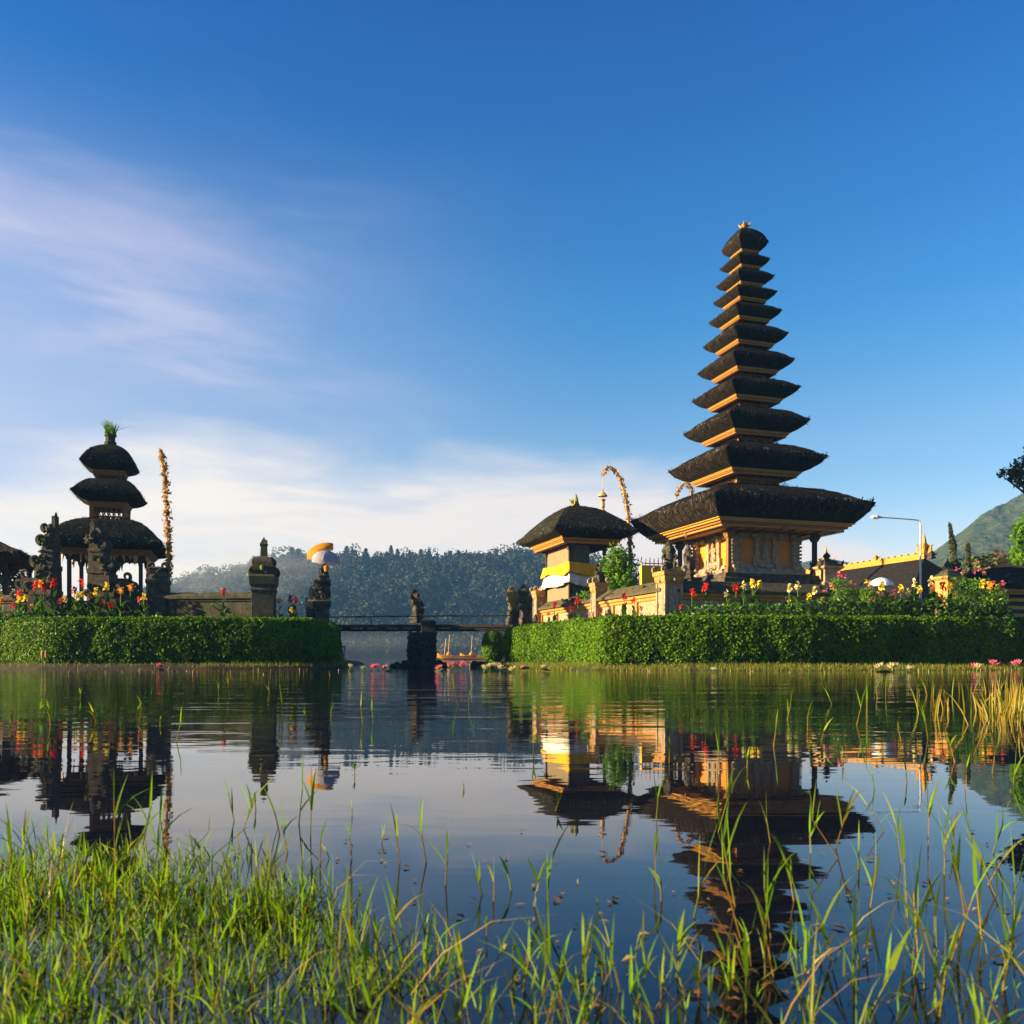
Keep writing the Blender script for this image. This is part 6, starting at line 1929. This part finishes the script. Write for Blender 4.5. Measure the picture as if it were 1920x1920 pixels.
# taller lone shoots, from the photograph's larger ones
TALL = [(250, 1600, .20), (215, 1560, .21), (268, 1580, .20), (310, 1600, .17), (20, 1640, .16), (60, 1660, .13), (455, 1555, .19), (440, 1540, .13), (560, 1545, .22), (582, 1570, .21), (540, 1600, .16), (525, 1565, .15), (600, 1620, .14), (660, 1610, .12),
        (800, 1620, .16), (835, 1660, .20), (750, 1620, .16), (905, 1680, .12), (925, 1690, .10), (1025, 1690, .17), (1000, 1700, .12), (960, 1670, .09), (1095, 1830, .17), (1130, 1850, .16), (1165, 1860, .2), (1240, 1690, .10), (1228, 1640, .14), (1300, 1720, .22), (1345, 1560, .21), (1390, 1760, .30),
        (1380, 1700, .28), (1445, 1580, .14), (1565, 1590, .20), (1575, 1610, .2), (1490, 1690, .15), (1520, 1600, .12), (1630, 1700, .19), (1700, 1720, .26), (1720, 1790, .28), (1755, 1830, .28), (1780, 1800, .3), (1810, 1720, .26), (1840, 1760, .24), (1870, 1680, .22), (1900, 1740, .24), (1850, 1660, .17), (1770, 1640, .22), (1660, 1560, .16),
        (1450, 1830, .18), (1500, 1860, .17), (1560, 1800, .15), (1600, 1850, .2), (1310, 1870, .14), (1270, 1830, .15), (1690, 1620, .21), (1740, 1590, .2), (1610, 1630, .12), (1790, 1590, .18), (1860, 1600, .15), (1400, 1900, .2), (760, 1800, .16), (700, 1850, .17), (880, 1850, .15), (980, 1860, .16), (1050, 1880, .17), (1630, 1890, .22), (1760, 1905, .22), (1880, 1850, .22), (1200, 1910, .17)]
tp_ = np.array([water_pt(a, b_) for a, b_, _ in TALL]); th_ = np.array([c for _, _, c in TALL])
dd = tp_[:, 1]
reed_field('tall_water_grass', 'taller forked grass shoots rising singly from the calm near water', tp_, th_ * .66 * np.clip(dd / 1.35, .7, 1.1), np.full(len(dd), .0050), np.full(len(dd), .0034), 2, M['grass'], M['grass_stem'], 4, .3)
# sparse shoots in the middle water
mid = []
MIDL = [(530, 1350, 60), (430, 1300, 40), (700, 1355, 45), (858, 1322, 55), (878, 1325, 40), (680, 1355, 55), (505, 1300, 22), (1000, 1415, 45), (1130, 1320, 55), (1255, 1430, 50), (1230, 1540, 90), (1345, 1450, 80), (660, 1530, 35), (665, 1455, 25), (870, 1480, 18), (1040, 1520, 35), (1450, 1400, 60), (1515, 1370, 50), (1475, 1350, 55), (1605, 1360, 70), (1625, 1345, 75), (1645, 1310, 40), (1660, 1305, 38), (1560, 1320, 40), (1540, 1390, 40), (1740, 1385, 60), (1720, 1320, 55), (330, 1390, 65), (265, 1330, 25), (95, 1360, 40), (75, 1345, 30), (15, 1365, 28), (180, 1355, 35), (150, 1310, 22), (300, 1360, 20), (620, 1345, 30), (575, 1350, 25), (1400, 1440, 40), (1690, 1390, 40), (1640, 1480, 55), (1580, 1440, 45), (1790, 1430, 60), (1810, 1480, 70), (1860, 1450, 60), (1900, 1470, 70), (1700, 1470, 50), (715, 1580, 40), (620, 1610, 30), (1085, 1660, 15), (1120, 1690, 18), (480, 1520, 35), (410, 1300, 24), (255, 1345, 26)]
bp = np.array([water_pt(a, b_) for a, b_, _ in MIDL]); hh = np.array([c / FPX for _, _, c in MIDL]) * bp[:, 1]
reed_field('scattered_water_grass', 'scattered thin shoots standing out in the middle water', bp, hh * 1.05, np.full(len(bp), .0022) * np.clip(bp[:, 1], 1.2, 5), np.full(len(bp), .0015) * np.clip(bp[:, 1], 1.2, 5), 3, M['grass'], M['grass_stem'], 2, .2)
# yellow sedge patch at the right
n = 260
px = 1920 - np.abs(rng.normal(0, 95, n)) + 50; py = 1300 + rng.random(n) ** 1.3 * 62
d_ = CAMZ * FPX / (py - HOR)
bp = np.stack([(px - 960) / FPX * d_, d_, np.zeros(n)], 1)
o = blades('sedge', bp, rng.uniform(.10, .25, n), np.full(n, .009), .3, M['sedge'], 3)
tag(o, 'straw yellow sedge standing in the water at the right', 'sedge', kind='stuff')
# dead stalks along both banks
n = 110
px = np.concatenate([rng.uniform(120, 640, 34), rng.uniform(1000, 1920, 76)]); d_ = np.where(px < 650, rng.uniform(18, 25, n), rng.uniform(20.5, 22.9, n))
bp = np.stack([(px - 960) / FPX * d_, d_, np.zeros(n)], 1)
o = blades('dead_stalks', bp, rng.uniform(.03, .15, n), np.full(n, .016), .5, M['straw'], 2)
tag(o, 'short dead yellow stalks poking from the water along the banks', 'stalks', kind='stuff')
# floating scum bits among the near grass
n = 120
px = rng.uniform(560, 1900, n); py = rng.uniform(1560, 1900, n)
P = np.array([water_pt(a, b_) for a, b_ in zip(px, py)]); P[:, 2] = .003
V, F = leaf_arrays(P, np.tile([0, 0, 1.0], (n, 1)), rng.uniform(.008, .028, n), rng.uniform(.004, .010, n), .08)
o = np_mesh('floating_leaves', V, F, M['dark_float'] if 'dark_float' in M else M['dryleaf'])
tag(o, 'small dead leaves floating among the near shoots', 'leaves', kind='stuff')
